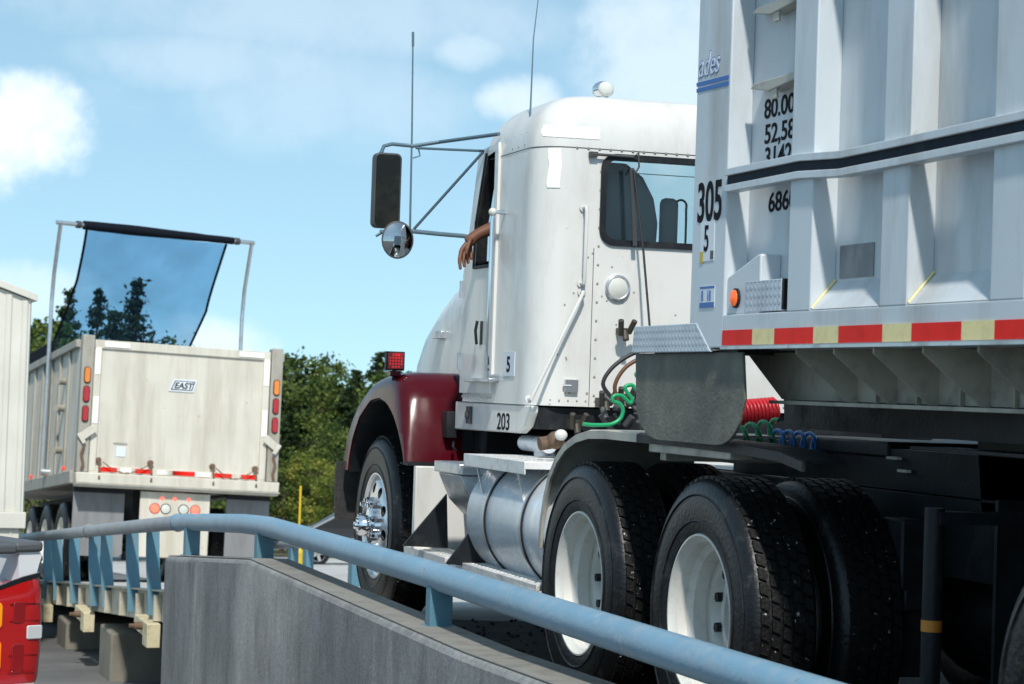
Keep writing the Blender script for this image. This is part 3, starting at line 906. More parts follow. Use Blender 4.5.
# door panel
t = MB()
dp = [(10.89, 1.28), (11.46, 1.28), (11.46, 1.90), (11.38, 2.10), (11.235, 2.535), (10.90, 2.55), (10.89, 2.5)]
dn = [(y, z) for y, z in dp]
t.prism(dp, 'x', 3.296, 3.312)
door = t.build('door', cabwhite, tr)
cut = MB(); cut.prism([(yw0 + 0.01, 1.935), (yw1 - 0.01, 1.935), (yw1 - 0.02, 2.16), (yw1 - 0.17, 2.495), (yw0 + 0.02, 2.51)], 'x', 3.2, 3.4); bake_cut(door, cut)
t = MB(); t.tube([(3.29, 10.94, 1.93), (3.29, 11.25, 1.93)], 0.008, 8); t.tube([(3.29, 11.25, 1.93), (3.29, 11.235, 2.16), (3.29, 11.08, 2.51)], 0.007, 8); t.build('window_channel', blk, door)
t = MB(); t.box(3.29, 3.297, 11.065, 11.095, 1.53, 1.65); t.tube([(3.27, 11.08, 1.65), (3.262, 11.08, 1.6), (3.27, 11.08, 1.53)], 0.008, 8); t.build('handle', blk, door)
t = MB()
for z in (1.40, 1.78): t.cyl((3.292, 11.465, z), (3.292, 11.465, z + 0.09), 0.012, seg=10)
t.build('hinge', alum, door)
t = MB()
for (y, z) in [(10.94 + 0.045 * k, 1.262) for k in range(12)]: t.ball((3.306, y, z), 0.007, 8, 0.6)
t.build('rivet_row', cabwhite, tr)
# seams and rivets
t = MB()
for k in range(30):
    x = 3.5 + 0.057 * k; t.ball((x, 10.262, 2.478), 0.0075, 6, 1, 0.5, 1)
for k in range(13):
    t.ball((3.625, 10.263, 1.29 + 0.09 * k), 0.0065, 6, 1, 0.5, 1)
random.seed(8)
for k in range(22): t.ball((random.uniform(3.42, 4.1), 10.263, random.uniform(1.3, 1.98)), 0.0048, 6, 1, 0.4, 1)
for k in range(7): t.ball((3.5 + 0.09 * k, 10.263, 1.30), 0.0065, 6, 1, 0.5, 1)
for x, z in [(3.36 + 0.045 * k, 1.262) for k in range(42)]: t.ball((x, 10.263, z), 0.005, 6, 1, 0.5, 1)
for y, z in [(10.5, 2.50), (10.6, 2.50), (10.5, 2.56), (10.6, 2.56), (10.7, 2.50), (10.7, 2.56)]: t.ball((3.307 + max(0, z - 2.485) * 0.2, y, z), 0.006, 6, 0.5, 1, 1)
t.build('riveting', rivm, tr)
t = MB(); rr = cab_ring(2.476, -0.0025); rr2 = cab_ring(2.482, -0.0025)
sel = [i for i in range(len(rr)) if rr[i][1] < 11.2]
t.loft([cab_ring(2.476, -0.002, 0.23), cab_ring(2.4805, -0.002, 0.23)], cap=False); t.build('roof_seam', dkgrey, tr)
t = MB(); t.box(3.60, 3.603, 10.2635, 10.266, 1.24, 2.0); t.build('panel_seam', dkgrey, tr)
# white reflective tape on the cab back
def cap_y(z):
    si = min(0.98, (z - 2.485) / 0.262); return CY0 + 0.6 * 0.22 * (1 - math.sqrt(1 - si * si)) - 0.002
def on_cap(px, py):
    p_ = at(px, py, y=10.27)
    for _ in range(6):
        si = min(0.98, (p_.z - 2.485) / 0.262); ins = 0.22 * (1 - math.sqrt(1 - si * si)); rr_ = 0.17 - ins * 0.3; xc = CX0 + ins + rr_
        ex = rr_ - math.sqrt(max(0, rr_ ** 2 - max(0, xc - p_.x) ** 2))
        p_ = at(px, py, y=cap_y(p_.z) + ex)
    return p_
random.seed(2)
t = MB(); n = 14; vs = []
for k in range(n + 1):
    f = k / n
    for g_ in range(5):
        px_ = 542 + 58 * f + (random.uniform(-1.2, 1.2) if k in (0, n) else 0); top, bot = 124.6 + 3.2 * f, 136.0 + 3.6 * f
        vs.append(on_cap(px_, top + (bot - top) * g_ / 4))
t.add(vs, [(k * 5 + g_, k * 5 + g_ + 1, (k + 1) * 5 + g_ + 1, (k + 1) * 5 + g_) for k in range(n) for g_ in range(4)])
t.build('reflective_tape', whitet, tr)
t = MB(); vs = []; n = 12
for k in range(n + 1):
    pz_ = at(545, 147 + 40 * k / n, y=10.28).z; jl = random.uniform(-0.004, 0.004)
    for g_ in range(5):
        x_ = 3.368 + 0.056 * g_ / 4 + (jl if g_ in (0, 4) else 0)
        vs.append((x_, 10.433 - math.sqrt(0.172 ** 2 - (3.48 - x_) ** 2), pz_))
t.add(vs, [(k * 5 + g_, k * 5 + g_ + 1, (k + 1) * 5 + g_ + 1, (k + 1) * 5 + g_) for k in range(n) for g_ in range(4)])
t.build('reflective_tape', whitet, tr)
# lower skirt
t = MB()
sk = [(11.6, 1.232), (10.30, 1.232), (10.30, 1.20), (10.36, 1.13), (10.46, 1.095), (11.6, 1.085)]
t.prism(sk, 'x', 3.318, 3.36); t.build('cab_skirt', cabwhite, tr, bevel=0.006)
t = MB(); t.box(3.36, 5.26, 10.3, 11.5, 1.12, 1.225); t.build('cab_floor', blk, tr)
Lx, Up = (0, -1, 0), (0, 0, 1)
p0 = at(496, 428, x=3.314); text('203', 0.118, (3.3165, p0.y, p0.z - 0.005), Lx, Up, blackp, 'number_lettering', tr, sx=1.25, bold=0.001)
p0 = at(503.5, 372, x=3.30); t = MB(); t.box(3.305, 3.3085, p0.y + 0.02, p0.y - 0.16, p0.z - 0.02, p0.z + 0.10); stk = t.build('number_sticker', paleblue, tr)
text('5', 0.105, (3.3045, p0.y - 0.03, p0.z + 0.003), Lx, Up, blackp, 'lettering', stk, sx=1.2, bold=0.003)
# chrome badge and latch on skirt
t = MB(); p0 = at(470, 415, x=3.314); t.box(3.30, 3.318, p0.y - 0.03, p0.y + 0.03, p0.z - 0.045, p0.z + 0.045); t.cyl((3.29, p0.y, p0.z), (3.30, p0.y, p0.z), 0.02, seg=10); t.build('latch', dkgrey, tr)
# long vertical grab rail beside the door
t = MB(); a, b = at(494, 212, x=3.25), at(488, 376, x=3.25)
a.y = b.y = (a.y + b.y) / 2
t.tube([(3.31, a.y, a.z), (3.25, a.y, a.z), (3.245, a.y, a.z - 0.04), (3.245, b.y, b.z + 0.04), (3.25, b.y, b.z), (3.31, b.y, b.z)], 0.012, 10)
gr = t.build('grab_rail', chrome, tr)
t = MB(); t.ball((3.245, a.y, a.z), 0.022, 12); t.build('end_cap', clear, gr)
# hood step bracket at door foot
t = MB(); a = at(468, 376, x=3.28); b = at(492, 378, x=3.28); t.box(3.26, 3.31, a.y, b.y, a.z - 0.03, a.z - 0.01); t.build('foot_rail', alum, tr, bevel=0.003)
# back-of-cab grab handles
def hand_bar(pts, r=0.009):
    t = MB(); t.tube(pts, r, 8)
    for p in (pts[0], pts[-1]): t.cyl((p[0], 10.262, p[2]), (p[0], 10.255, p[2]), 0.02, seg=12)
    return t.build('grab_handle', cabwhite, tr)
a, b = at(587, 207, y=10.21), at(584, 283, y=10.21)
hand_bar([(a.x, 10.262, a.z), (a.x, 10.215, a.z), (a.x, 10.21, a.z - 0.02), (a.x, 10.21, b.z + 0.02), (a.x, 10.215, b.z), (a.x, 10.262, b.z)])
a, b = at(585, 292, y=10.21), at(532, 399, y=10.21)
hand_bar([(a.x, 10.262, a.z), (a.x - 0.005, 10.215, a.z), (a.x - 0.02, 10.21, a.z - 0.03), (b.x + 0.01, 10.21, b.z + 0.03), (b.x, 10.215, b.z), (b.x, 10.262, b.z)])
# rear work lamp, roof lamp
p0 = at(618, 288, y=10.25)
t = MB(); t.lathe([(0.062, 0.01), (0.064, -0.012), (0.055, -0.02), (0.048, -0.014)], (p0.x, 10.262, p0.z), 'y', 32); wl_ = t.build('work_lamp', alum, tr)
t = MB(); t.lathe([(0.049, -0.015), (0.03, -0.024), (0.0, -0.027)], (p0.x, 10.262, p0.z), 'y', 32); t.build('lens', clear, wl_)
p0 = at(603, 88, y=10.75)
t = MB(); t.ball((p0.x, 10.75, p0.z - 0.01), 0.055, 20, 1, 1.2, 0.8); t.cyl((p0.x, 10.75, 2.68), (p0.x, 10.75, p0.z), 0.02, seg=10); rl = t.build('roof_lamp', chrome, tr)
t = MB(); t.ball((p0.x, 10.705, p0.z - 0.01), 0.042, 16, 1, 0.6, 0.9); t.build('lens', clear, rl)
# whip aerial on the roof corner
a, b = at(530.5, 104, y=10.6), at(541, -25, y=10.6)
t = MB(); t.tube([(a.x, 10.6, a.z - 0.12), ((a.x + b.x) / 2 - 0.012, 10.6, (a.z + b.z) / 2), (b.x, 10.6, b.z)], [0.005, 0.003, 0.002], 6); t.build('whip_aerial', steelb, tr)
# wiper-like hose arm and hanging strap on the back window
a, b = at(592, 154, y=10.24), at(634, 157, y=10.24)
t = MB(); t.tube([a, b], 0.007, 8); t.tube([(b.x, 10.24, b.z), (b.x + 0.015, 10.22, b.z + 0.02), (b.x + 0.02, 10.22, b.z - 0.05), (b.x, 10.22, b.z - 0.08)], 0.005, 8)
t.box(a.x - 0.01, a.x + 0.03, 10.235, 10.262, a.z - 0.012, a.z + 0.012); t.build('hose_hanger', dkgrey, tr)
a, b = at(632, 168, y=10.21), at(635, 246, y=10.21)
t = MB(); t.bar(a, b, 0.022, 0.006, (0, 1, 0)); t.build('hanging_strap', dkgrey, tr)
a, b = at(634, 170, y=10.2), at(650, 330, y=10.1)
t = MB(); t.tube([a, a.lerp(b, 0.5) + Vector((0.008, 0, -0.01)), b], 0.006, 8); t.build('hanging_cable', hosebl, tr)
# second hook inside view
a = at(681, 206, y=10.6)
t = MB(); t.tube([(a.x + 0.03 * math.cos(q_), 10.6, a.z + 0.03 * math.sin(q_)) for q_ in [R(v) for v in range(200, -30, -20)]] + [(a.x + 0.03, 10.6, a.z - 0.08)], 0.006, 8); t.tube([(a.x + 0.03, 10.6, a.z - 0.08), (a.x + 0.03, 10.6, 1.7)], 0.006, 8); t.build('coat_hook', blk, tr)
# air/electric fittings on the cab back
def fitting(px, py, s=1.0):
    p = at(px, py, y=10.23)
    t = MB()
    t.box(p.x - 0.03 * s, p.x + 0.03 * s, 10.20, 10.262, p.z - 0.02 * s, p.z + 0.02 * s)
    t.cyl((p.x - 0.02, 10.19, p.z - 0.02), (p.x - 0.035, 10.15, p.z + 0.05), 0.014, seg=10); t.cyl((p.x + 0.02, 10.19, p.z - 0.01), (p.x + 0.035, 10.15, p.z + 0.05), 0.014, seg=10)
    t.cyl((p.x, 10.19, p.z), (p.x, 10.17, p.z - 0.045), 0.016, seg=10)
    return t.build('connector', mat('brown fitting', (0.045, 0.038, 0.028), 0.5) if 'brown fitting' not in MATS else MATS['brown fitting'], tr, bevel=0.002)
fitting(622, 331, 0.7)
p0 = at(571, 386, y=10.25); t = MB(); t.box(p0.x - 0.03, p0.x + 0.035, 10.245, 10.262, p0.z - 0.03, p0.z + 0.03); t.cyl((p0.x - 0.04, 10.25, p0.z), (p0.x, 10.25, p0.z), 0.008, seg=8); t.build('latch', alum, tr)
for (px, py, s) in ((603, 402, 1.0), (622, 398, 1.1), (574, 424, 1.0)): fitting(px, py, s)
t = MB(); random.seed(5)
for i in range(12):
    p0 = at(random.uniform(600, 640), random.uniform(396, 436), y=10.1)
    t.cyl(p0, p0 + Vector((random.uniform(-.04, .04), -0.03, random.uniform(-.05, .05))), random.uniform(0.008, 0.018), seg=10)
t.build('valve_cluster', dkgrey, tr)
for pts, m in (([(612, 398), (603, 384), (612, 368), (630, 355), (650, 348)], hosebl), ([(618, 402), (615, 385), (626, 367), (645, 356)], copper), ([(600, 415), (612, 430), (628, 440)], hosebl)):
    t = MB(); PP = [at(px, py, y=9.9) for px, py in pts]; t.tube(smooth(PP), 0.010, 8); t.build('air_line', m, tr, angle=70)
# mirrors
ym = 11.4
p0 = at(387, 190.5, y=ym)
t = MB(); t.prism(rrect(p0.x - 0.074, p0.x + 0.074, p0.z - 0.196, p0.z + 0.196, 0.03), 'y', ym - 0.01, ym + 0.05); m1 = t.build('mirror', dkgrey, tr, bevel=0.008)
t = MB(); t.prism(rrect(p0.x - 0.064, p0.x + 0.064, p0.z - 0.186, p0.z + 0.186, 0.022), 'y', ym - 0.0125, ym - 0.0085); t.build('mirror_glass', mirrdk, m1)
p1 = at(397, 240, y=ym - 0.03)
t = MB(); t.lathe([(0.0, 0.03), (0.06, 0.02), (0.083, 0.0), (0.086, -0.012), (0.078, -0.014)], (p1.x, ym - 0.03, p1.z), 'y', 40); m2 = t.build('round_mirror', dkgrey, tr)
for v in m2.data.vertices: v.co.z = (v.co.z - (p1.z - 0)) * 1.15 + p1.z
t = MB(); t.lathe([(0.079, -0.013), (0.05, -0.025), (0.0, -0.031)], (p1.x, ym - 0.03, p1.z), 'y', 40); mg = t.build('mirror_glass', mirrorm, m2)
for v in mg.data.vertices: v.co.z = (v.co.z - (p1.z - 0)) * 1.15 + p1.z
def P(px, py, y=ym): return at(px, py, y=y)
t = MB(); a = P(499, 134, 10.95)
t.tube([a, P(440, 142), P(413, 146), P(392, 144), P(384, 146), P(381, 153)], 0.010, 10); t.build('mirror_arm', steelb, tr)
t = MB(); t.tube([P(416, 148), P(484, 151, 11.12)], 0.007, 8); t.tube([P(418, 146), P(420, 156), P(413, 158)], 0.004, 6); t.build('mirror_arm', steelb, tr)
t = MB(); t.tube([P(483, 152, 11.12), P(414, 229)], 0.008, 8); t.build('mirror_brace', steelb, tr)
t = MB(); t.tube([P(480, 240), P(464, 236), P(440, 234), P(410, 231), P(380, 232)], 0.012, 10); t.tube([P(395, 224), P(395, 212)], 0.006, 6); t.tube([P(376, 236), P(388, 229)], 0.008, 6); t.build('mirror_arm', steelb, tr)
t = MB(); t.tube([P(413, 33), P(412, 130), P(410, 229)], [0.004, 0.005, 0.006], 8); t.cyl(P(413, 46), P(413, 32), 0.007, seg=8); t.build('whip_aerial', steelb, tr)
# hood
t = MB(); rings = []
for y, hw, zt, r in ((11.50, 0.90, 1.985, 0.22), (11.9, 0.89, 1.985, 0.24), (12.25, 0.875, 1.945, 0.26), (12.6, 0.855, 1.855, 0.27), (12.9, 0.835, 1.745, 0.26), (13.08, 0.82, 1.62, 0.24), (13.17, 0.80, 1.45, 0.2), (13.2, 0.78, 1.3, 0.15)):
    ring = [(TX - hw, y, 1.2), (TX - hw, y, 1.3)]
    for i in range(9):
        a_ = R(180 - 90 * i / 8); ring.append((TX - hw + r + r * math.cos(a_), y, zt - r + r * math.sin(a_)))
    ring.append((TX, y, zt + 0.03))
    for i in range(9):
        a_ = R(90 - 90 * i / 8); ring.append((TX + hw - r + r * math.cos(a_), y, zt - r + r * math.sin(a_)))
    ring += [(TX + hw, y, 1.3), (TX + hw, y, 1.2)]
    rings.append(ring)
t.loft(rings); hood = t.build('hood', cabwhite, tr, angle=50)
p0 = at(439, 335, x=3.42); t = MB(); t.box(3.405, 3.44, p0.y - 0.09, p0.y + 0.09, p0.z - 0.022, p0.z + 0.022); t.build('hood_latch', alum, hood, bevel=0.004)
t = MB(); t.box(3.7, 4.92, 13.15, 13.28, 0.75, 1.42); t.build('grille', alum, tr, bevel=0.02)
t = MB(); t.box(3.09, 5.53, 13.25, 13.42, 0.56, 0.80); bmp = t.build('bumper', blk, tr, bevel=0.012)
t = MB(); t.box(3.045, 3.30, 13.17, 13.185, 0.495, 0.845); t.build('mud_guard', mat('dark textured rubber', (0.02, 0.02, 0.019), 0.7, dirt=(0.07, 0.07, 0.06), damt=0.7, dscale=14, bump=0.3), tr)
# fenders
def fender(side):
    t = MB()
    o_ = [(13.15, .80), (13.14, .90), (13.08, 1.0), (12.96, 1.11), (12.79, 1.21), (12.60, 1.285), (12.40, 1.34), (12.20, 1.372), (12.0, 1.386), (11.88, 1.375), (11.80, 1.32), (11.74, 1.20), (11.68, 1.03), (11.64, .90)]
    i_ = [(11.67, .90), (11.72, .98), (11.82, 1.075), (11.93, 1.15), (12.08, 1.21), (12.26, 1.235), (12.46, 1.215), (12.70, 1.12), (12.85, 1.0), (12.93, .88), (12.95, .80)]
    n = len(o_); m_ = 24
    def samp(L, k, N_):
        d = [0]
        for a, b in zip(L, L[1:]): d.append(d[-1] + math.dist(a, b))
        s = d[-1] * k / (N_ - 1)
        for j in range(len(L) - 1):
            if s <= d[j + 1] + 1e-9:
                f = (s - d[j]) / (d[j + 1] - d[j]); return (L[j][0] + (L[j + 1][0] - L[j][0]) * f, L[j][1] + (L[j + 1][1] - L[j][1]) * f)
        return L[-1]
    rings = []
    ir = i_[::-1]
    for k in range(m_):
        a = samp(o_, k, m_); b = samp(ir, k, m_)
        f = lambda w: (a[0] + (b[0] - a[0]) * w, a[1] + (b[1] - a[1]) * w)
        X = lambda dx: 3.06 + dx if side < 0 else 2 * TX - 3.06 - dx
        g0, g1, g2 = f(0.0), f(0.25), f(1.0)
        sh = (a[0] + (b[0] - a[0]) * 0.08, a[1] + (b[1] - a[1]) * 0.08)
        rings.append([(X(0.385), *a), (X(0.15), *a), (X(0.095), *f(0.03)), (X(0.05), *f(0.09)), (X(0.02), *f(0.19)), (X(0.004), *f(0.38)), (X(0.0), *g2), (X(0.018), g2[0], g2[1]), (X(0.03), *f(0.5)), (X(0.385), *f(0.14))])
    t.loft(rings)
    fo = t.build('fender', maroon, tr, angle=45, bevel=0.004)
    t = MB(); X = lambda v: v if side < 0 else 2 * TX - v
    ir2 = [(y, z - 0.004) for y, z in i_]
    t.loft([[(X(3.07), y, z), (X(3.42), y, z), (X(3.42), y, z - 0.004), (X(3.07), y, z - 0.004)] for y, z in ir2]); t.box(X(3.38), X(3.45), 11.66, 13.0, 0.9, 1.37); t.build('fender_liner', blk, fo)
    return fo
fe = fender(-1); fender(1)
t = MB(); t.box(3.07, 3.40, 11.62, 11.72, 0.885, 0.905); t.build('fender_trim', blk, fe)
p0 = at(449, 432, y=11.66); t = MB(); t.box(p0.x - 0.03, p0.x + 0.03, 11.60, 11.70, p0.z - 0.03, p0.z + 0.11); t.tube([(p0.x + 0.01, 11.6, p0.z - 0.05), (p0.x + 0.0, 11.57, p0.z - 0.075), (p0.x + 0.02, 11.58, p0.z - 0.1)], 0.008, 6); t.build('hood_strap', blk, fe, bevel=0.006)
# turn signal on fender
p0 = at(395, 361, y=12.0)
t = MB(); t.box(p0.x - 0.052, p0.x + 0.052, 11.985, 12.03, p0.z - 0.052, p0.z + 0.052); t.cyl((p0.x, 12.01, 1.33), (p0.x, 12.01, p0.z), 0.012, seg=8); sg = t.build('turn_signal', blk, tr, bevel=0.006)
t = MB(); t.box(p0.x - 0.03, p0.x + 0.03, 11.97, 12.05, 1.355, p0.z - 0.053); t.build('signal_base', maroon, sg, bevel=0.006)
t = MB(); t.box(p0.x - 0.045, p0.x + 0.045, 11.976, 11.984, p0.z - 0.045, p0.z + 0.045)
lens = t.build('lens', redlens, sg, bevel=0.004)
t = MB()
for i in range(5):
    for j in range(5):
        if (i in (0, 4)) and (j in (0, 4)): continue
        t.ball((p0.x - 0.032 + 0.016 * i, 11.976, p0.z - 0.032 + 0.016 * j), 0.0058, 8, 1, 0.5, 1)
t.build('led_cluster', ledred, sg)
# panel behind the front wheel, battery box, steps, tank
t = MB(); t.box(3.10, 3.44, 11.55, 11.60, 0.44, 0.885); t.build('splash_panel', cabwhite, tr, bevel=0.006)
t = MB(); t.box(3.095, 3.42, 10.72, 11.18, 0.875, 0.93); t.prism([(3.11, 0.872), (3.42, 0.872), (3.42, 0.46), (3.27, 0.46), (3.25, 0.66), (3.17, 0.74)], 'y', 10.75, 11.15)
bb = t.build('battery_box', alum, tr, bevel=0.006)
t = MB()
for k in range(7): t.box(3.235 - (0.05 if k > 3 else 0), 3.40, 10.735, 10.749, 0.49 + k * 0.055, 0.51 + k * 0.055)
t.build('rib', alum, bb)
t = MB(); a, b, c = at(447, 494, y=11.3), at(448, 548, y=11.3), at(403, 546, y=11.3)
t.prism([(a.x, a.z), (b.x, b.z), (c.x, c.z)], 'y', 11.3, 11.32); t.build('step_bracket', blk, tr)
t = MB(); a, b, c = at(473, 528, y=10.62), at(488, 568, y=10.62), at(446, 564, y=10.62)
t.prism([(a.x, a.z), (b.x, b.z), (c.x, c.z)], 'y', 10.62, 10.64); t.build('step_bracket', blk, tr)
for y0_, y1_ in ((10.93, 11.75), (9.45, 10.82)):
    t = MB(); t.box(3.10, 3.30, y0_, y1_, 0.425, 0.452); t.box(3.10, 3.112, y0_, y1_, 0.40, 0.425)
    for k in range(int((y1_ - y0_) / 0.06)):
        for xx in (3.14, 3.19, 3.24): t.lathe([(0.011, 0.4525), (0.009, 0.4555), (0.006, 0.4525)], (xx, y0_ + 0.04 + 0.06 * k, 0), 'z', 8)
    t.build('step', plateal, tr, bevel=0.002)
tank = MB()
ty0, ty1, tcx, tcz, tr_ = 9.32, 10.62, 3.405, 0.685, 0.298
tank.lathe([(0.0, ty0 - 0.05), (0.15, ty0 - 0.045), (0.25, ty0 - 0.02), (tr_, ty0 + 0.02), (tr_, ty1 - 0.02), (0.26, ty1 + 0.02), (0.15, ty1 + 0.045), (0.0, ty1 + 0.05)], (tcx, 0, tcz), 'y', 64)
tk = tank.build('fuel_tank', tankal, tr, angle=50)
for y in (9.72, 10.30):
    t = MB(); t.lathe([(tr_ + 0.001, y - 0.022), (tr_ + 0.006, y - 0.022), (tr_ + 0.006, y + 0.022), (tr_ + 0.001, y + 0.022)], (tcx, 0, tcz), 'y', 64, closed=True)
    stp = t.build('tank_strap', blk, tk)
    t = MB(); t.lathe([(tr_ + 0.0065, y - 0.008), (tr_ + 0.010, y - 0.008), (tr_ + 0.010, y + 0.008), (tr_ + 0.0065, y + 0.008)], (tcx, 0, tcz), 'y', 64, closed=True); t.build('strap_band', alum, stp)
t = MB(); t.cyl((3.45, 10.45, 0.97), (3.45, 10.45, 1.05), 0.055, seg=20); t.build('filler_cap', alum, tk)
t = MB(); t.cyl((3.42, 10.3, 1.045), (3.42, 10.68, 1.045), 0.04, seg=20); t.build('air_cylinder', tankal, tr)
t = MB(); t.box(3.10, 3.42, 9.68, 10.66, 0.950, 0.985); t.box(3.10, 3.108, 9.68, 10.66, 0.925, 0.95)
for y in (9.80, 10.45): t.bar((3.11, y, 0.93), (3.115 + 0.02, y - 0.03, 0.80), 0.02, 0.006)
for k in range(15):
    for xx in (3.15, 3.21, 3.27, 3.33): t.lathe([(0.011, 0.9855), (0.009, 0.9885), (0.006, 0.9855)], (xx, 9.73 + 0.06 * k, 0), 'z', 8)
t.build('upper_step', plateal, tr, bevel=0.003)
# frame, axles, fifth wheel
t = MB()
for x in (3.86, 4.68): t.box(x, x + 0.08, 5.9, 13.1, 0.70, 0.98)
for y in (6.2, 6.9, 8.25, 9.4, 10.8, 12.0): t.box(3.94, 4.68, y, y + 0.12, 0.72, 0.94)
t.build('chassis_frame', blk, tr, bevel=0.004)
t = MB()
for y in (7.585, 8.905): t = MB(); t.cyl((3.3, y, 0.5), (5.3, y, 0.5), 0.075, seg=16); t.ball((4.31, y, 0.52), 0.24, 20); t.build('axle', blk, tr)
t = MB(); t.cyl((3.5, 12.45, 0.5), (5.12, 12.45, 0.5), 0.05, seg=12); t.build('axle', blk, tr)
t = MB()
for x in (3.72, 4.84):
    for y in (7.2, 8.25, 9.3): t.box(x - 0.05, x + 0.05, y - 0.08, y + 0.08, 0.35, 0.9)
    t.bar((x, 7.1, 0.62), (x, 9.4, 0.62), 0.09, 0.08)
t.build('suspension', blk, tr, bevel=0.01)
t = MB(); t.prism([(3.85, 7.6), (4.77, 7.6), (4.77, 8.5), (4.5, 8.5), (4.36, 8.1), (4.26, 8.1), (4.12, 8.5), (3.85, 8.5)], 'z', 1.10, 1.16); t.box(3.95, 4.67, 7.8, 8.4, 0.98, 1.10); t.build('fifth_wheel', blk, tr, bevel=0.01)
t = MB(); t.box(3.9, 4.1, 8.9, 10.2, 0.985, 1.0); t.build('catwalk', plateal, tr)
t = MB(); t.box(3.9, 4.74, 5.9, 7.55, 0.985, 1.12); t.box(4.55, 4.75, 7.55, 9.4, 0.985, 1.13); t.box(3.86, 3.9, 5.9, 9.08, 0.985, 1.135); t.build('frame_gap_blocker', blk, tr)  # added black plates that keep daylight out of the gap above the frame
t = MB(); t.cyl((3.55, 10.35, 0.62), (3.55, 12.2, 0.62), 0.13, seg=20); t.box(3.44, 5.18, 11.5, 13.0, 0.9, 1.25); t.box(3.7, 4.9, 10.6, 12.9, 0.55, 1.1); t.build('engine_block', blk, tr, bevel=0.03)
t = MB(); t.box(5.18, 5.50, 9.45, 11.3, 0.45, 1.22); t.build('gap_blocker', blk, tr, bevel=0.02)  # added black box that blocks the greenery showing past the right side
# brown valve and white cap by the tank
p0 = at(552, 440, y=9.9); t = MB(); t.cyl((p0.x - 0.06, 9.9, p0.z - 0.02), (p0.x + 0.05, 9.9, p0.z), 0.032, seg=14); t.ball((p0.x + 0.01, 9.88, p0.z + 0.0), 0.042, 14); t.build('drain_valve', rust, tr)
p0 = at(561, 435, y=9.8); t = MB(); t.ball((p0.x, 9.8, p0.z), 0.026, 14, 1.2, 1, 1); t.build('filter_cap', cabwhite, tr)
# tandem fenders over the duals
def quarter(side):
    PT = [(9.43, 0.62), (9.415, 0.74), (9.38, 0.84), (9.32, 0.94), (9.23, 1.02), (9.12, 1.08), (8.98, 1.12), (8.82, 1.142), (8.6, 1.148), (8.25, 1.146), (7.9, 1.144), (7.6, 1.142), (7.2, 1.137), (6.9, 1.125), (6.72, 1.10)]
    X = lambda v: v if side < 0 else 2 * TX - v
    res = []
    for lo, hi, mm, wx in ((0, 10, fenderal, 3.74), (9, 15, blk, 3.26)):  # rear run coloured black to stand in for shade under the trailer
        path = PT[lo:hi]; t = MB(); rings = []
        for k, (y, z) in enumerate(path):
            a = path[max(k - 1, 0)]; b = path[min(k + 1, len(path) - 1)]
            ty, tz = b[0] - a[0], b[1] - a[1]; l = math.hypot(ty, tz); ny, nz = abs(tz / l), abs(ty / l)
            o2 = lambda x, h: (X(x), y + ny * h, z + nz * h)
            rings.append([o2(3.095, -0.028), o2(3.095, 0.004), o2(3.11, 0.010), o2(wx, 0.010), o2(wx, 0.0), o2(3.115, 0.0), o2(3.107, -0.028)])
        t.loft(rings); res.append(t.build('wheel_fender', mm, tr, angle=40))
    return res[0]
q1 = quarter(-1); quarter(1)
t = MB(); t.box(3.11, 3.2, 7.35, 8.15, 1.085, 1.13); t.box(3.2, 3.86, 8.2, 8.26, 1.05, 1.10); t.build('fender_bracket', fenderal, q1, bevel=0.004)
# wheels
dw1 = make_drive_wheel(tr, 0, -1); place_wheel(dw1, 3.09, 7.585, 0.51); dw1['label'] = 'rear pair of twin tyres on the near side'
for y, fl in ((8.905, False), (7.585, True), (8.905, True)):
    w = copy_tree(dw1, tr); place_wheel(w, 2 * TX - 3.09 if fl else 3.09, y, 0.51, fl)
    if 'label' in w: del w['label']
    w.rotation_euler.x = random.uniform(0, 3)
def make_front_wheel(parent):
    w = bpy.data.objects.new('front_wheel', None); COL.objects.link(w); w.parent = parent; OFF[w.name] = (0, 0, 0)
    t, g_ = tyre_mb(0.0, 0.285); t.cur = 1; t.add(g_.v, g_.f); t.build('tyre', [rubber, tread], w, angle=30)
    t = MB()
    t.lathe([(0.0, 0.06), (0.285, 0.06), (0.297, 0.040), (0.302, 0.020), (0.299, 0.010), (0.290, 0.010), (0.283, 0.028), (0.270, 0.034), (0.255, 0.020), (0.215, 0.008), (0.17, 0.002), (0.14, 0.002), (0.0, 0.002)], (0, 0, 0), 'x', 72)
    rim = t.build('rim', rimal, w, angle=40)
    cut = MB()
    for i in range(10):
        a = 2 * PI * (i + 0.3) / 10; cut.cyl((-0.05, 0.215 * math.cos(a), 0.215 * math.sin(a)), (0.052, 0.215 * math.cos(a), 0.215 * math.sin(a)), 0.031, seg=18)
    bake_cut(rim, cut)
    t = MB()
    for i in range(10):
        a = 2 * PI * (i + 0.3) / 10; t.cyl((0.051, 0.215 * math.cos(a), 0.215 * math.sin(a)), (0.0515, 0.215 * math.cos(a), 0.215 * math.sin(a)), 0.0305, seg=18)
    t.build('hand_hole', blk, w)
    t = MB(); t.lathe([(0.11, 0.002), (0.11, -0.02), (0.095, -0.03), (0.060, -0.035), (0.058, -0.075), (0.048, -0.09), (0.022, -0.094), (0.020, -0.108), (0.0, -0.11)], (0, 0, 0), 'x', 40)
    lug_ring(t, 0.143, 0.002, 10, 0.018, 0.045); lug_ring(t, 0.143, -0.043, 10, 0.012, 0.012, 10)
    lug_ring(t, 0.040, -0.08, 8, 0.006, 0.016)
    t.build('hub', chrome, w)
    return w
fw = make_front_wheel(tr); place_wheel(fw, 3.10, 12.455, 0.51)
w = copy_tree(fw, tr); place_wheel(w, 2 * TX - 3.10, 12.455, 0.51, True)
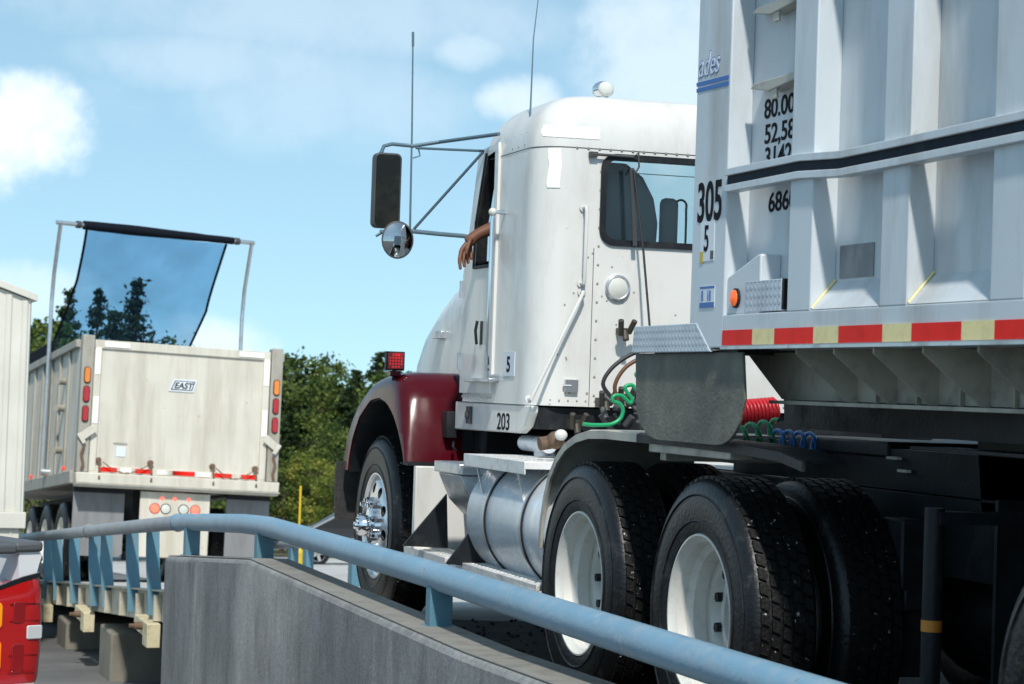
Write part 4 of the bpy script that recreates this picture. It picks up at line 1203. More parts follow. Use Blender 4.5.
# seats
for x, lab in ((3.77, None), (4.72, None)):
    t = MB(); t.prism(rrect(x - 0.27, x + 0.27, 10.62, 11.1, 0.08), 'z', 1.62, 1.76); st = t.build('seat', seatm, tr, bevel=0.03)
    t = MB(); rings = []
    for z, w_, y in ((1.72, 0.26, 10.66), (1.95, 0.275, 10.62), (2.16, 0.27, 10.58), (2.28, 0.235, 10.555), (2.38, 0.17, 10.54), (2.44, 0.08, 10.535)):
        rings.append([(x + px_, y + py_, z) for px_, py_ in rrect(-w_, w_, -0.055, 0.055, 0.05)])
    t.loft(rings); t.build('backrest', seatm, st, angle=60)
t = MB(); t.box(4.05, 4.15, 10.54, 10.60, 1.7, 2.29); t.build('cab_console', seatm, tr, bevel=0.03)

# ------------------------------------------------------------------ driver
def skin_body(name, verts, edges, radii, m, parent=None, rootv=0, sub=2):
    me = bpy.data.meshes.new(name); off = Vector(OFF.get(parent.name, (0, 0, 0))) if parent else Vector((0, 0, 0))
    me.from_pydata([Vector(v) - off for v in verts], edges, [])
    ob = bpy.data.objects.new(name, me); COL.objects.link(ob)
    sm = ob.modifiers.new('skin', 'SKIN'); ob.modifiers.new('sub', 'SUBSURF').levels = sub; ob.modifiers['sub'].render_levels = sub
    for i, d in enumerate(me.skin_vertices[0].data):
        r = radii[i]; d.radius = (r, r) if not isinstance(r, tuple) else r; d.use_root = (i == rootv)
    dg = bpy.context.evaluated_depsgraph_get(); dg.update()
    m2 = bpy.data.meshes.new_from_object(ob.evaluated_get(dg)); ob.modifiers.clear(); ob.data = m2
    m2.materials.clear(); m2.materials.append(m); m2.shade_smooth()
    if parent: ob.parent = parent; OFF[ob.name] = tuple(off)
    return ob


px0 = 3.77
per = root('person', (px0, 10.85, 1.76), 'driver in the white cab with one bare forearm hanging out of the window', 'person')
V = [(px0, 10.86, 1.84), (px0, 10.84, 2.02), (px0, 10.84, 2.16), (px0, 10.87, 2.235), (px0, 10.89, 2.33), (px0, 10.895, 2.40),
     (px0 - 0.19, 10.86, 2.14), (px0 - 0.28, 10.98, 1.99)]
el = at(502, 224, y=11.06); wr = at(476, 235, y=11.08); kn = at(465, 241, y=11.09)
kn = at(466.5, 244, y=11.09)
V += [tuple(el), tuple(wr), tuple(kn)]                       # 8 9 10
V += [(px0 + 0.19, 10.86, 2.14), (px0 + 0.25, 10.98, 1.95), (px0 + 0.12, 11.1, 2.0)]        # 11 12 13
V += [(px0 - 0.1, 11.05, 1.83), (px0 + 0.1, 11.05, 1.83)]
Ed = [(0, 1), (1, 2), (2, 3), (3, 4), (4, 5), (2, 6), (6, 7), (7, 8), (8, 9), (9, 10), (2, 11), (11, 12), (12, 13), (0, 14), (0, 15)]
Rd = [0.15, (0.15, 0.11), (0.13, 0.09), 0.055, 0.085, 0.07, 0.065, 0.05, 0.042, 0.030, 0.037, 0.065, 0.05, 0.035, 0.08, 0.08]
# fingers drop from the knuckles, each its own chain with two bends
fb = len(V)
ftips = [((461.5, 250), (459.5, 260), (460.5, 270), 0.0), ((464.3, 251), (463.6, 260), (464.5, 267.5), 0.010), ((467.2, 251), (467.6, 258), (468.3, 264), 0.018), ((470, 250), (471, 255), (471.6, 260), 0.026)]
body = skin_body('body', V, Ed, Rd, skin, per)
for a, b, c, dy in ftips:
    A, B, C_ = at(*a, y=11.075 + dy), at(*b, y=11.06 + dy), at(*c, y=11.05 + dy)
    skin_body('finger', [tuple(kn + (wr - kn) * 0.25), tuple(A), tuple(B), tuple(C_)], [(0, 1), (1, 2), (2, 3)], [0.018, 0.013, 0.011, 0.008], skin, per)
A, B, C_ = at(470, 240, y=11.04), at(467, 249, y=11.02), at(466, 255, y=11.02)
skin_body('thumb', [tuple(wr + (kn - wr) * 0.4), tuple(A), tuple(B), tuple(C_)], [(0, 1), (1, 2), (2, 3)], [0.015, 0.012, 0.010, 0.008], skin, per)
t = MB(); t.ball((px0, 10.885, 2.39), 0.098, 20, 0.95, 1.08, 0.95)
t.v = [v for v in t.v]; t.build('hair', hair, per, angle=80)
t = MB()
t.loft([[(px0 + a_ * w_, 10.86 + b_ * d_, z) for a_, b_ in [(math.cos(2 * PI * k / 20), math.sin(2 * PI * k / 20)) for k in range(20)]] for z, w_, d_ in ((1.78, 0.18, 0.16), (1.95, 0.18, 0.15), (2.1, 0.20, 0.13), (2.19, 0.17, 0.10), (2.225, 0.09, 0.08))])
t.tube([(px0 - 0.17, 10.86, 2.14), (px0 - 0.24, 10.92, 2.07), (px0 - 0.28, 10.98, 2.0)], [0.075, 0.07, 0.065], 14); t.tube([(px0 + 0.17, 10.86, 2.14), (px0 + 0.22, 10.92, 2.05), (px0 + 0.25, 10.98, 1.97)], [0.075, 0.07, 0.065], 14)
t.build('shirt', shirt, per, angle=60)

# ------------------------------------------------------------------ near dump trailer
OX = 3.03
IX = 3.118
YF = 7.59
YB = -1.2
trl = root('dump_trailer', (4.31, 5.0, 0), 'pale grey ribbed dump trailer numbered 305 with red and cream tape along its sill', 'trailer')
ZT = 2.80
t = MB()
t.box(IX, 5.50, YB, YF - 0.04, 1.60, ZT); t.build('body_wall', trwhite, trl)
# front post (305) and ribs
t = MB(); t.prism([(OX, YF - 0.02), (OX, 7.262), (IX + 0.001, 7.262), (IX + 0.001, YF - 0.036), (5.5, YF - 0.036), (5.5, YF), (OX + 0.02, YF)], 'z', 1.475, ZT)
fp = t.build('front_post', trwhite, trl, bevel=0.006, seg=3)
ribs = [(6.731, 6.556), (6.07, 5.898), (5.415, 5.235)]
y = 5.415 - 0.66
while y > YB: ribs.append((y, y - 0.178)); y -= 0.66
for a, b in ribs:
    t = MB(); t.prism([(OX, a), (OX, b), (IX + 0.001, b), (IX + 0.001, a)], 'z', 1.588, ZT)
    t.build('side_post', trwhite, trl, bevel=0.005, seg=3)
# shedder plates at the foot of each bay
edges = [7.262] + [v for r in ribs for v in r]
bays = [(7.262, ribs[0][0])] + [(ribs[k][1], ribs[k + 1][0]) for k in range(len(ribs) - 1)]
for k, (a, b) in enumerate(bays):
    if k == 0: continue
    t = MB(); t.prism([(OX + 0.004, 1.592), (IX - 0.0, 1.585), (IX + 0.001, 1.685)], 'y', a - 0.001, b + 0.001); t.build('shedder_plate', trwhite, trl)
    t = MB(); t.tube([(OX + 0.006, a - 0.004, 1.596), (IX - 0.002, a - 0.004, 1.69)], 0.004, 6); t.build('weld_bead', cream, trl)
t = MB(); t.box(OX, 5.6, YB, 7.262, 1.475, 1.590); t.build('sill', trwhite, trl, bevel=0.005)
t = MB(); t.box(OX - 0.008, OX + 0.03, YB, 7.262, 1.470, 1.480); t.build('sill_lip', alum, trl)
t = MB(); t.box(OX, 5.6, YB, YF, ZT - 0.001, ZT + 0.12); t.build('top_rail', trwhite, trl, bevel=0.01)
# conspicuity tape
t = MB(); bnd = [at(px, 335, x=OX - 0.004).y for px in (722, 752, 774, 813, 838, 882, 911, 961, 994)]
step = (bnd[-3] - bnd[-1]); y = bnd[-1]
ll = list(bnd)
while ll[-1] > YB + 0.6: ll += [ll[-1] - 0.27, ll[-1] - 0.44]
zt = [(1.486, 1.537)]
for k in range(len(ll) - 1):
    t.cur = k % 2
    t.box(OX - 0.0035, OX - 0.001, ll[k + 1], ll[k], 1.484, 1.536)
t.build('reflective_tape', [redt, cream], trl)
# belt moulding with navy stripe, stepping in behind the first rib
def belt(z0, z1, xo, name, m):
    path = [(7.24, 2.0535), (6.64, 2.0535), (6.34, 2.036), (5.94, 2.037), (5.2, 2.042), (YB, 2.05)]
    t = MB(); t.loft([[(xo, y, zc + z0), (OX + 0.03, y, zc + z0), (OX + 0.03, y, zc + z1), (xo, y, zc + z1)] for y, zc in path])
    return t.build(name, m, trl, bevel=0.002)
zc = at(728, 180, x=2.99).z
zc = 2.058
belt(0.016, 0.040, OX - 0.020, 'belt_rail', trwhite); belt(-0.040, -0.016, OX - 0.020, 'belt_rail', trwhite); belt(-0.0158, 0.0158, OX - 0.010, 'belt_stripe', navy)
# lettering
def side_text(s, px, py, size, plane, m=blackp, sx=0.7, shear=0, name='lettering', bold=0.0015, par=trl):
    p_ = at(px, py, x=plane); return text(s, size, (plane, p_.y, p_.z), Lx, Up, m, name, par, sx=sx, shear=shear, bold=bold)
side_text('305', 696.5, 222, 0.195, OX - 0.0012, sx=0.80, bold=0.004, par=fp)
for s, py in (('80.000', 119), ('52,580', 144), ('31420', 167), ('68600', 212)):
    side_text(s, 764 if s[0] != '6' else 768, py, 0.093, IX - 0.0012, sx=1.22)
# decals on the front post
p_ = at(700, 262, x=OX); pz, py_ = p_.z, p_.y
t = MB(); t.box(OX - 0.0022, OX - 0.0004, py_ - 0.13, py_, pz, pz + 0.14); s5 = t.build('number_sticker', paleblue, fp)
t = MB(); t.box(OX - 0.0032, OX - 0.0024, py_ - 0.035, py_ - 0.005, pz - 0.005, pz + 0.035); t.build('year_tab', yellowp, s5)
t = MB(); t.box(OX - 0.0032, OX - 0.0024, py_ - 0.13, py_ - 0.10, pz + 0.005, pz + 0.035); t.build('month_tab', plastic, s5)
text('5', 0.13, (OX - 0.0030, py_ - 0.035, pz + 0.037), Lx, Up, blackp, 'lettering', s5, sx=0.75, bold=0.002)
p_ = at(700, 308, x=OX); pz, py_ = p_.z, p_.y
t = MB(); t.box(OX - 0.0022, OX - 0.0004, py_ - 0.135, py_, pz, pz + 0.075); s6 = t.build('date_sticker', paleblue, fp)
t = MB(); t.box(OX - 0.0030, OX - 0.0023, py_ - 0.135, py_, pz, pz + 0.018); t.box(OX - 0.0030, OX - 0.0023, py_ - 0.135, py_, pz + 0.067, pz + 0.075); t.build('blue_band', bluep, s6)
text('8', 0.055, (OX - 0.0030, py_ - 0.012, pz + 0.023), Lx, Up, bluep, 'lettering', s6, sx=0.8); text('18', 0.055, (OX - 0.0030, py_ - 0.065, pz + 0.023), Lx, Up, bluep, 'lettering', s6, sx=0.7)
lg = side_text('ades', 698, 78, 0.12, OX - 0.001, m=bluep, sx=0.9, shear=0.3, name='logo_lettering', bold=0.003, par=fp)
side_text('ades', 698, 78, 0.12, OX - 0.0022, m=paleblue, sx=0.9, shear=0.3, name='logo_lettering', bold=0.0, par=fp)
for k in (0, 1):
    a, b = at(697, 83 + 6 * k, x=OX), at(729, 75 + 6 * k, x=OX)
    t = MB(); t.prism([(a.y, a.z), (b.y, b.z), (b.y, b.z - 0.014), (a.y, a.z - 0.014)], 'x', OX - 0.002, OX - 0.0005); t.build('logo_stripe', bluep, fp)
# step hooks in the first bay
for px, py in ((770, 84), (775, 6)):
    p_ = at(px, py, x=3.06); z = p_.z
    t = MB(); t.prism([(7.17, z + 0.005), (7.14, z + 0.018), (6.78, z + 0.020), (6.75, z + 0.0), (6.90, z - 0.012), (7.02, z - 0.02)], 'x', 3.065, IX + 0.001); t.prism([(7.02, z), (6.96, z), (6.96, z - 0.05), (7.0, z - 0.05)], 'x', 3.07, 3.08)
    t.build('step_hook', fenderal, trl, bevel=0.003)
# marker lamp housing and patterned box in the first bay
t = MB(); t.prism([(7.262, 1.59), (7.262, 1.72), (7.0, 1.79), (6.98, 1.79), (6.98, 1.59)], 'x', OX + 0.012, IX + 0.001); lh = t.build('lamp_housing', trwhite, trl, bevel=0.006)
p_ = at(733.5, 298, x=OX)
t = MB(); t.lathe([(0.034, 0.004), (0.034, -0.006), (0.028, -0.008)], (OX + 0.01, p_.y, p_.z), 'x', 28); t.build('lamp_bezel', blk, lh)
t = MB(); t.lathe([(0.029, 0.0), (0.028, -0.010), (0.016, -0.017), (0.0, -0.019)], (OX + 0.008, p_.y, p_.z), 'x', 28); t.build('lamp_lens', emis('marker amber lens', (0.85, 0.13, 0.02), 0.25), lh)
t = MB(); t.box(OX + 0.01, IX + 0.001, 6.80, 7.10, 1.595, 1.70); t.build('plate_box', diam, trl, bevel=0.003)
t = MB(); t.prism([(6.797, 1.60), (6.785, 1.62), (6.785, 1.70), (6.797, 1.70)], 'x', OX + 0.011, IX); t.build('plate_box_opening', blk, trl)
a, b = at(841, 246, x=IX), at(874, 276, x=IX)
t = MB(); t.box(IX - 0.003, IX - 0.0005, b.y, a.y, b.z, a.z); t.build('scuffed_patch', mat('scuffed patch', (0.22, 0.23, 0.24), 0.6, 0.3, dirt=(0.45, 0.46, 0.46), damt=0.8, dscale=14, streak=0.4), trl)
# nose platform, side plate and rubber guard
t = MB(); t.prism([(8.15, 1.462), (8.13, 1.563), (7.50, 1.566), (7.36, 1.462)], 'x', OX - 0.004, OX + 0.012); sp = t.build('tread_plate', diam, trl, bevel=0.004)
t = MB(); t.box(OX + 0.012, 5.59, YF + 0.001, 8.14, 1.50, 1.555); t.build('nose_platform', diam, trl, bevel=0.004)
t = MB()
gp = [(8.17, 1.461), (7.13, 1.461), (7.10, 1.30)]
for k in range(1, 9): a_ = R(90 * k / 8); gp.append((7.12 + 0.22 * (1 - math.cos(a_)), 1.28 - 0.145 * math.sin(a_)))
for k in range(0, 9): a_ = R(90 * k / 8); gp.append((8.15 - 0.26 + 0.26 * math.sin(a_), 1.135 + 0.15 * (1 - math.cos(a_))))
t.prism(gp, 'x', OX + 0.02, OX + 0.032); t.build('rubber_guard', flapm, trl, bevel=0.003)
t = MB(); t.box(OX + 0.034, 3.2, 7.2, 8.0, 1.455, 1.47); t.build('guard_bracket', blk, trl)
# subframe: web, flanges, gussets
WXs = 3.27
t = MB(); t.prism([(YB, 1.468), (7.60, 1.468), (7.28, 1.305), (YB, 1.30)], 'x', WXs, WXs + 0.012); t.build('frame_web', frame_m, trl)
t = MB(); t.box(WXs - 0.05, WXs + 0.06, YB, 7.28, 1.288, 1.30); t.build('frame_flange', frame_m, trl)
gys = [at(px, 358, x=OX + 0.06).y for px in (808, 846, 886, 936, 992)]
gy = gys + [gys[-1] - 0.33 * k for k in range(1, 18)]
for gyy in gy:
    t = MB(); t.prism([(OX + 0.02, 1.468), (WXs, 1.468), (WXs, 1.302), (WXs - 0.03, 1.302), (OX + 0.02, 1.452)], 'y', gyy, gyy + 0.010); t.build('gusset', frame_m, trl)
for k, gyy in enumerate(gy): t = MB(); t.box(WXs - 0.014, WXs - 0.001, gyy - 0.16, gyy - 0.15, 1.302, 1.466); t.build('stiffener', frame_m, trl)
t = MB(); t.prism([(YB, 1.467), (7.80, 1.467), (7.76, 1.20), (YB, 1.165)], 'x', 3.50, 3.56); t.box(3.42, 3.60, YB, 6.6, 1.158, 1.167); t.build('main_rail', blk, trl)
t = MB(); t.prism([(YB, 1.467), (7.0, 1.467), (6.9, 0.90), (YB, 0.86)], 'x', 3.86, 3.90); t.build('main_rail', blk, trl)
t = MB(); t.prism([(YB, 1.47), (7.6, 1.47), (7.2, 0.90), (YB, 0.90)], 'x', 4.66, 4.74); t.build('main_rail', blk, trl)
for y in (6.0, 5.0, 4.0, 3.0, 2.0): t = MB(); t.box(3.57, 5.1, y, y + 0.08, 1.18, 1.44); t.build('crossmember', blk, trl)
t = MB(); t.box(3.3, 5.35, YB, 8.1, 1.469, 1.4735); t.build('underbelly', blk, trl)
t = MB(); t.cyl((3.40, 6.38, 0.12), (3.40, 6.38, 0.98), 0.032, seg=18); t.box(3.40, 3.8, 6.34, 6.42, 0.93, 0.97); t.box(3.3, 3.5, 6.3, 6.46, 0.08, 0.12)
lgd = t.build('support_leg', blk, trl)
p_ = at(937, 627, x=3.40)
t = MB(); t.cyl((3.40, 6.38, p_.z - 0.018), (3.40, 6.38, p_.z + 0.018), 0.0335, seg=18); t.build('orange_band', mat('orange band', (0.6, 0.22, 0.02), 0.5), lgd)
t = MB(); t.box(3.72, 4.9, 6.55, 6.57, 0.35, 1.0); t.build('mud_flap', blk, trl)  # dark sheet added to stand in for the darkness beneath the chassis
t = MB(); t.box(5.2, 5.55, 1.6, 7.4, 0.25, 1.46); t.build('gap_blocker', blk, trl, bevel=0.02)  # added dark box along the far side, shuts out daylight underneath
t = MB(); t.box(5.50, 5.56, 0.5, 8.1, 0.95, 1.468); t.build('side_blocker', blk, trl)  # added strip that hides the daylit trees seen beneath the body
t = MB(); t.cyl((3.75, 5.55, 0.72), (4.9, 5.55, 0.72), 0.16, seg=24); t.build('air_tank', dkgrey, trl)
for y in (4.985, 3.7): t = MB(); t.cyl((3.3, y, 0.5), (5.3, y, 0.5), 0.08, seg=14); t.build('axle', blk, trl)
for y, fl in ((4.985, False), (3.70, False), (4.985, True), (3.7, True)):
    w = copy_tree(dw1, trl); place_wheel(w, 2 * TX - 3.10 if fl else 3.10, y, 0.51, fl)
    if 'label' in w: del w['label']
# two bright fittings seen low under the body
for px, py, w_ in ((894, 458, 0.022), (904, 471, 0.018)):
    p_ = at(px, py, x=3.84); t = MB(); t.box(3.83, 3.85, p_.y - w_ * 2, p_.y + w_ * 2, p_.z - 0.005, p_.z + 0.005); t.build('reflector', whitet, trl)

# coiled air hoses
def helix(a, b, r, turns, wr_, lead=None, tail=None, sag=0.0):
    a, b = Vector(a), Vector(b); d = (b - a); L_ = d.length; d.normalize(); u = d.orthogonal().normalized(); w = d.cross(u); pts = []
    n = int(turns * 14)
    if lead: pts += [Vector(p) for p in lead]
    for k in range(n + 1):
        f = k / n; an = 2 * PI * turns * f
        pts.append(a + d * L_ * f + u * r * math.cos(an) + w * r * math.sin(an) + Vector((0, 0, -sag * math.sin(PI * f))))
    if tail: pts += [Vector(p) for p in tail]
    return MB().tube(pts, wr_, 8)
P9 = lambda px, py, y=9.1: at(px, py, y=y)
solo(helix(P9(728, 414), P9(776, 410), 0.052, 13, 0.008), 'air_hose', redh, 'tightly coiled red air hose hanging behind the cab', 'air hose', 'coiled hoses between cab and trailer', angle=80)
h2 = helix(P9(738, 437, 8.3), P9(778, 430, 8.3), 0.045, 3.2, 0.008); solo(h2, 'air_hose', greenh, 'loose green coiled hose below the red coil', 'air hose', 'coiled hoses between cab and trailer', angle=80)
h3 = helix(P9(776, 440, 8.2), P9(818, 444, 8.2), 0.040, 4, 0.008); solo(h3, 'air_hose', blueh, 'light blue coiled hose lying lowest, right of the green coil', 'air hose', 'coiled hoses between cab and trailer', angle=80)
h4 = MB()
pts = [P9(px, py, 9.6) for px, py in ((583, 424), (592, 425), (602, 425), (612, 424), (620, 419), (623, 411), (620, 404), (613, 401), (614, 396), (622, 396), (630, 403), (632, 399), (627, 392), (625, 387), (632, 385), (637, 390), (640, 380), (636, 374), (645, 370))]
h4.tube(smooth(pts), 0.009, 10)
solo(h4, 'air_hose', greenh, 'bright green air line curling up against the cab back left of the rubber guard', 'air hose', angle=80)

# ------------------------------------------------------------------ dump trailer ahead, going downhill
yawE, pitE, rolE = R(-3.24), R(-4.9), R(2.0)
h_ = Vector((math.sin(yawE) * math.cos(pitE), math.cos(yawE) * math.cos(pitE), math.sin(pitE)))
r_ = Vector((math.cos(yawE), -math.sin(yawE), 0)); u_ = r_.cross(h_)
r2 = math.cos(rolE) * r_ - math.sin(rolE) * u_; u2 = r2.cross(h_)
EO = Vector((4.578, 28.727, -0.035))
ME = Matrix((r2, h_, u2)).transposed().to_4x4()
ea = root('dump_trailer', EO, 'dirty cream dump trailer with raised mesh tarp, seen from behind its closed tailgate', 'trailer', local=True)
ea.rotation_euler = ME.to_euler()
HB, LB = 1.76, 8.2
t = MB(); t.box(-1.12, 1.12, 0.03, 0.07, 0.13, HB - 0.06); t.build('tailgate', eastm, ea)
t = MB()
t.box(-1.14, 1.14, 0.0, 0.09, HB - 0.11, HB); t.box(-1.14, -1.05, -0.005, 0.085, 0.10, HB - 0.112); t.box(1.05, 1.14, -0.005, 0.085, 0.10, HB - 0.112); t.box(-1.14, 1.14, 0.0, 0.09, 0.077, 0.17)
t.build('tailgate_frame', eastm, ea, bevel=0.008)
for s_ in (-1, 1): t = MB(); t.box(s_ * 1.15, s_ * 1.30, -0.03, 0.14, 0.08, HB + 0.05); t.build('corner_post', eastpost, ea, bevel=0.01)
t = MB(); t.prism([(-1.31, 0.075), (1.31, 0.075), (1.30, -0.10), (-1.30, -0.10)], 'y', -0.10, 0.12); t.build('rear_sill', eastm, ea, bevel=0.012)
t = MB(); t.box(-1.31, 1.31, -0.12, -0.102, -0.075, -0.05); t.build('sill_lip', eastpost, ea)
t = MB()
t.box(-1.30, -1.24, 0.14, LB, -0.05, HB); t.box(1.24, 1.30, 0.14, LB, -0.05, HB); t.box(-1.24, 1.24, LB - 0.06, LB, 0, HB - 0.02); t.box(-1.24, 1.24, 0.14, LB - 0.07, 0.0, 0.06)
t.build('body_wall', eastm, ea)
t = MB()
for s_ in (-1, 1): t.box(s_ * 1.29, s_ * 1.36, 0.14, LB, HB - 0.10, HB + 0.0); t.box(s_ * 1.29, s_ * 1.345, 0.14, LB, -0.06, 0.10)
t.build('side_rail', eastpost, ea, bevel=0.008)
for s_ in (-1, 1):
    for k in range(11):
        t = MB(); y = 0.75 + 0.7 * k; t.box(s_ * 1.30, s_ * 1.335, y, y + 0.09, 0.10, HB - 0.10); t.build('side_post', eastpost, ea, bevel=0.006)
t = MB(); t.box(-1.335, -1.325, 2.0, LB, HB + 0.001, HB + 0.17); t.build('side_mesh', tarpdk, ea)
# lamps
for s_ in (-1, 1):
    for z, m_, nm in ((1.30, amber, 'amber'), (1.06, redlens, 'red'), (0.81, redlens, 'red')):
        t = MB(); t.prism([(s_ * 1.225 + a, z + b) for a, b in rrect(-0.042, 0.042, -0.105, 0.105, 0.04)], 'y', -0.045, -0.031); bz = t.build('tail_lamp', blk, ea)
        t = MB(); t.prism([(s_ * 1.225 + a, z + b) for a, b in rrect(-0.034, 0.034, -0.095, 0.095, 0.033)], 'y', -0.056, -0.0455); t.build('lens', m_, bz, bevel=0.006)
# white reflective patches
for x0, x1, z0, z1 in ((-1.02, -0.70, HB - 0.085, HB - 0.02), (0.72, 1.05, HB - 0.085, HB - 0.02), (-1.13, -1.06, 1.32, 1.66), (-1.13, -1.06, 0.70, 1.04), (1.06, 1.13, 1.32, 1.66), (1.06, 1.13, 0.66, 1.0)):
    t = MB(); t.box(x0, x1, -0.012, -0.008, z0, z1); t.build('reflective_patch', whitet, ea)
t = MB(); xx = -1.0; k = 0
for x0, x1, c in ((-1.0, -0.78, 0), (-0.74, -0.6, 1), (-0.55, -0.33, 0), (-0.27, -0.07, 1), (-0.07, 0.22, 0), (0.22, 0.42, 1), (0.46, 0.70, 0), (0.82, 1.02, 0)):
    t.cur = c; t.box(x0, x1, -0.008, -0.003, 0.10, 0.155)
t.build('reflective_tape', [redt, whitet], ea)
# badge
t = MB(); t.prism([(-0.17, 1.17), (0.15, 1.17), (0.19, 1.33), (-0.11, 1.33)], 'y', 0.018, 0.029); bd = t.build('badge', paleblue, ea)
t = MB(); t.prism([(-0.145, 1.19), (0.13, 1.19), (0.165, 1.31), (-0.095, 1.31)], 'y', 0.0150, 0.0175); t.build('badge_border', blackp, bd)
t = MB(); t.prism([(-0.130, 1.20), (0.12, 1.20), (0.15, 1.30), (-0.085, 1.30)], 'y', 0.0120, 0.0148); t.build('badge_face', paleblue, bd)
text('EAST', 0.105, (-0.105, 0.0108, 1.212), (1, 0, 0), (0, 0, 1), blackp, 'lettering', bd, shear=0.25, bold=0.003, sx=1.0)
t = MB(); t.box(-0.80, -0.68, 0.022, 0.029, 0.30, 0.43); t.build('notice', paleblue, ea); t = MB(); t.box(-0.84, -0.66, 0.022, 0.029, 0.455, 0.475); t.build('notice', eastpost, ea)
# latches
for s_, x in ((-1, -1.17), (1, 1.17)):
    t = MB(); t.bar((s_ * 1.10, -0.06, 0.64), (s_ * 1.28, -0.06, 0.50), 0.02, 0.10, (0, 0, 1)); t.bar((s_ * 1.30, -0.07, 0.56), (s_ * 1.22, -0.07, 0.44), 0.02, 0.05); t.build('gate_hinge', eastm, ea, bevel=0.004)
    t = MB(); t.tube([(s_ * 1.22, -0.05, 0.40), (s_ * 1.25, -0.06, 0.3), (s_ * 1.22, -0.06, 0.18), (s_ * 1.24, -0.06, 0.10)], 0.018, 8); t.build('gate_latch', rust, ea)
for x in (-1.02, -0.36, 0.44, 1.0):
    t = MB(); t.cyl((x, -0.03, 0.24), (x, 0.03, 0.24), 0.035, seg=10); t.tube([(x, -0.03, 0.24), (x + 0.01, -0.05, 0.12), (x, -0.11, 0.0)], 0.014, 6); t.build('gate_pin', rust, ea)
for x0, x1 in ((-0.98, -0.38), (0.47, 0.98)):
    t = MB(); n = 14
    for k in range(n):
        f = (k + 0.5) / n; x = x0 + (x1 - x0) * f; z = 0.22 - 0.13 * math.sin(PI * f) - 0.0 * f
        a_ = R(40 * math.cos(PI * f)); c_, s2 = math.cos(a_), math.sin(a_)
        t.tube([(x + 0.022 * math.cos(q_) * c_ - 0.010 * math.sin(q_) * s2 * (k % 2), -0.06 - 0.010 * math.sin(q_) * (1 - k % 2), z + 0.010 * math.sin(q_) * (k % 2) - 0.022 * math.cos(q_) * s2) for q_ in [2 * PI * i / 10 for i in range(11)]], 0.005, 6, caps=False)
    t.build('chain', rust, ea)
# underside
GZ = -1.27
for x0, x1 in ((-1.27, -0.62), (0.70, 1.27)):
    t = MB(); t.prism([(x0, -0.14), (x1, -0.14), (x1, -0.92), (x1 - 0.05, -0.96), (x0 + 0.05, -0.96), (x0, -0.92)], 'y', 0.22, 0.235); t.build('mud_flap', flapgrey, ea)
    t = MB(); t.box(x0, x1, 0.20, 0.26, -0.16, -0.10); t.build('flap_hanger', blk, ea)
t = MB(); t.box(-0.46, 0.44, 0.02, 0.05, -0.95, -0.12); bp_ = t.build('lamp_panel', eastm, ea, bevel=0.01)
for x, lit in ((-0.27, 1), (-0.13, 0), (0.10, 0), (0.25, 1)):
    t = MB(); t.lathe([(0.068, 0.02), (0.068, -0.002), (0.058, -0.006)], (x, 0.018, -0.33), 'y', 24); rg = t.build('round_lamp', blk, bp_)
    t = MB(); t.lathe([(0.058, -0.004), (0.03, -0.012), (0.0, -0.014)], (x, 0.018, -0.33), 'y', 24); t.build('lens', litred if lit else clear, rg)
for x in (-0.18, -0.02, 0.16):
    t = MB(); t.ball((x, 0.016, -0.20), 0.02, 10, 1.3, 0.6, 1); t.build('clearance_lamp', litred, bp_)
t = MB(); t.box(-0.5, -0.4, 0.3, LB - 0.3, -0.55, -0.06); t.box(0.4, 0.5, 0.3, LB - 0.3, -0.55, -0.06)
for y in (1.25, 2.55): t.cyl((-1.1, y, GZ + 0.5), (1.1, y, GZ + 0.5), 0.08, seg=12)
t.build('chassis_frame', blk, ea)
wE = None
for y in (1.25, 2.55, 3.85):
    for fl in (False, True):
        w = copy_tree(dw1, ea); w.location = (1.25 if fl else -1.25, y, GZ + 0.51); w.rotation_euler = (random.uniform(0, 3), 0, PI if fl else 0)
        if 'label' in w: del w['label']
for y, z in ((0.55, 0.14), (2.0, 0.13), (3.2, 0.13)):
    t = MB(); t.ball((-1.36, y, z), 0.035, 10, 0.6, 1, 1); t.build('side_marker', emis('side marker lens', (0.8, 0.05, 0.02), 0.4) if 'sm' not in MATS else MATS['sm'], ea)
for z in (0.95, 0.40, 1.3):
    t = MB(); t.cyl((-1.30, 1.15, z), (-1.42, 1.05, z - 0.01), 0.045, seg=12); t.build('tie_peg', eastpost, ea)
# raised tarp frame
AR = [(2.0, 0.15), (2.0, 1.1), (2.05, 2.44), (1.98, 2.83), (1.68, 3.45)]
for s_ in (-1, 1):
    t = MB(); t.tube([(s_ * 1.40, y + (0.72 if s_ > 0 else 0), z + (0.10 * z / 3.45 if s_ > 0 else 0)) for y, z in AR], 0.028, 10); t.cyl((s_ * 1.30, 2.0, 0.15), (s_ * 1.42, 2.0, 0.15), 0.05, seg=12); t.build('tarp_arm', alum, ea, angle=60)
ya, yb = 1.68, 2.43
bar = lambda x: (x, ya + (yb - ya) * (x + 1.4) / 2.8, 3.47 + 0.08 * (x + 1.4) / 2.8)
t = MB(); t.tube([bar(-1.46), bar(1.44)], 0.03, 12); t.build('tarp_bar', alum, ea)
t = MB(); t.tube([bar(-1.08 + 0.2 * k) for k in range(12)], [0.06, 0.065, 0.066, 0.07, 0.07, 0.066, 0.062, 0.058, 0.058, 0.05, 0.052, 0.05], 12); t.build('rolled_tarp', tarpdk, ea, angle=70)
for x in (-1.15, 1.18): t = MB(); t.cyl(bar(x - 0.03), bar(x + 0.03), 0.05, seg=12); t.build('bar_collar', dkgrey, ea)
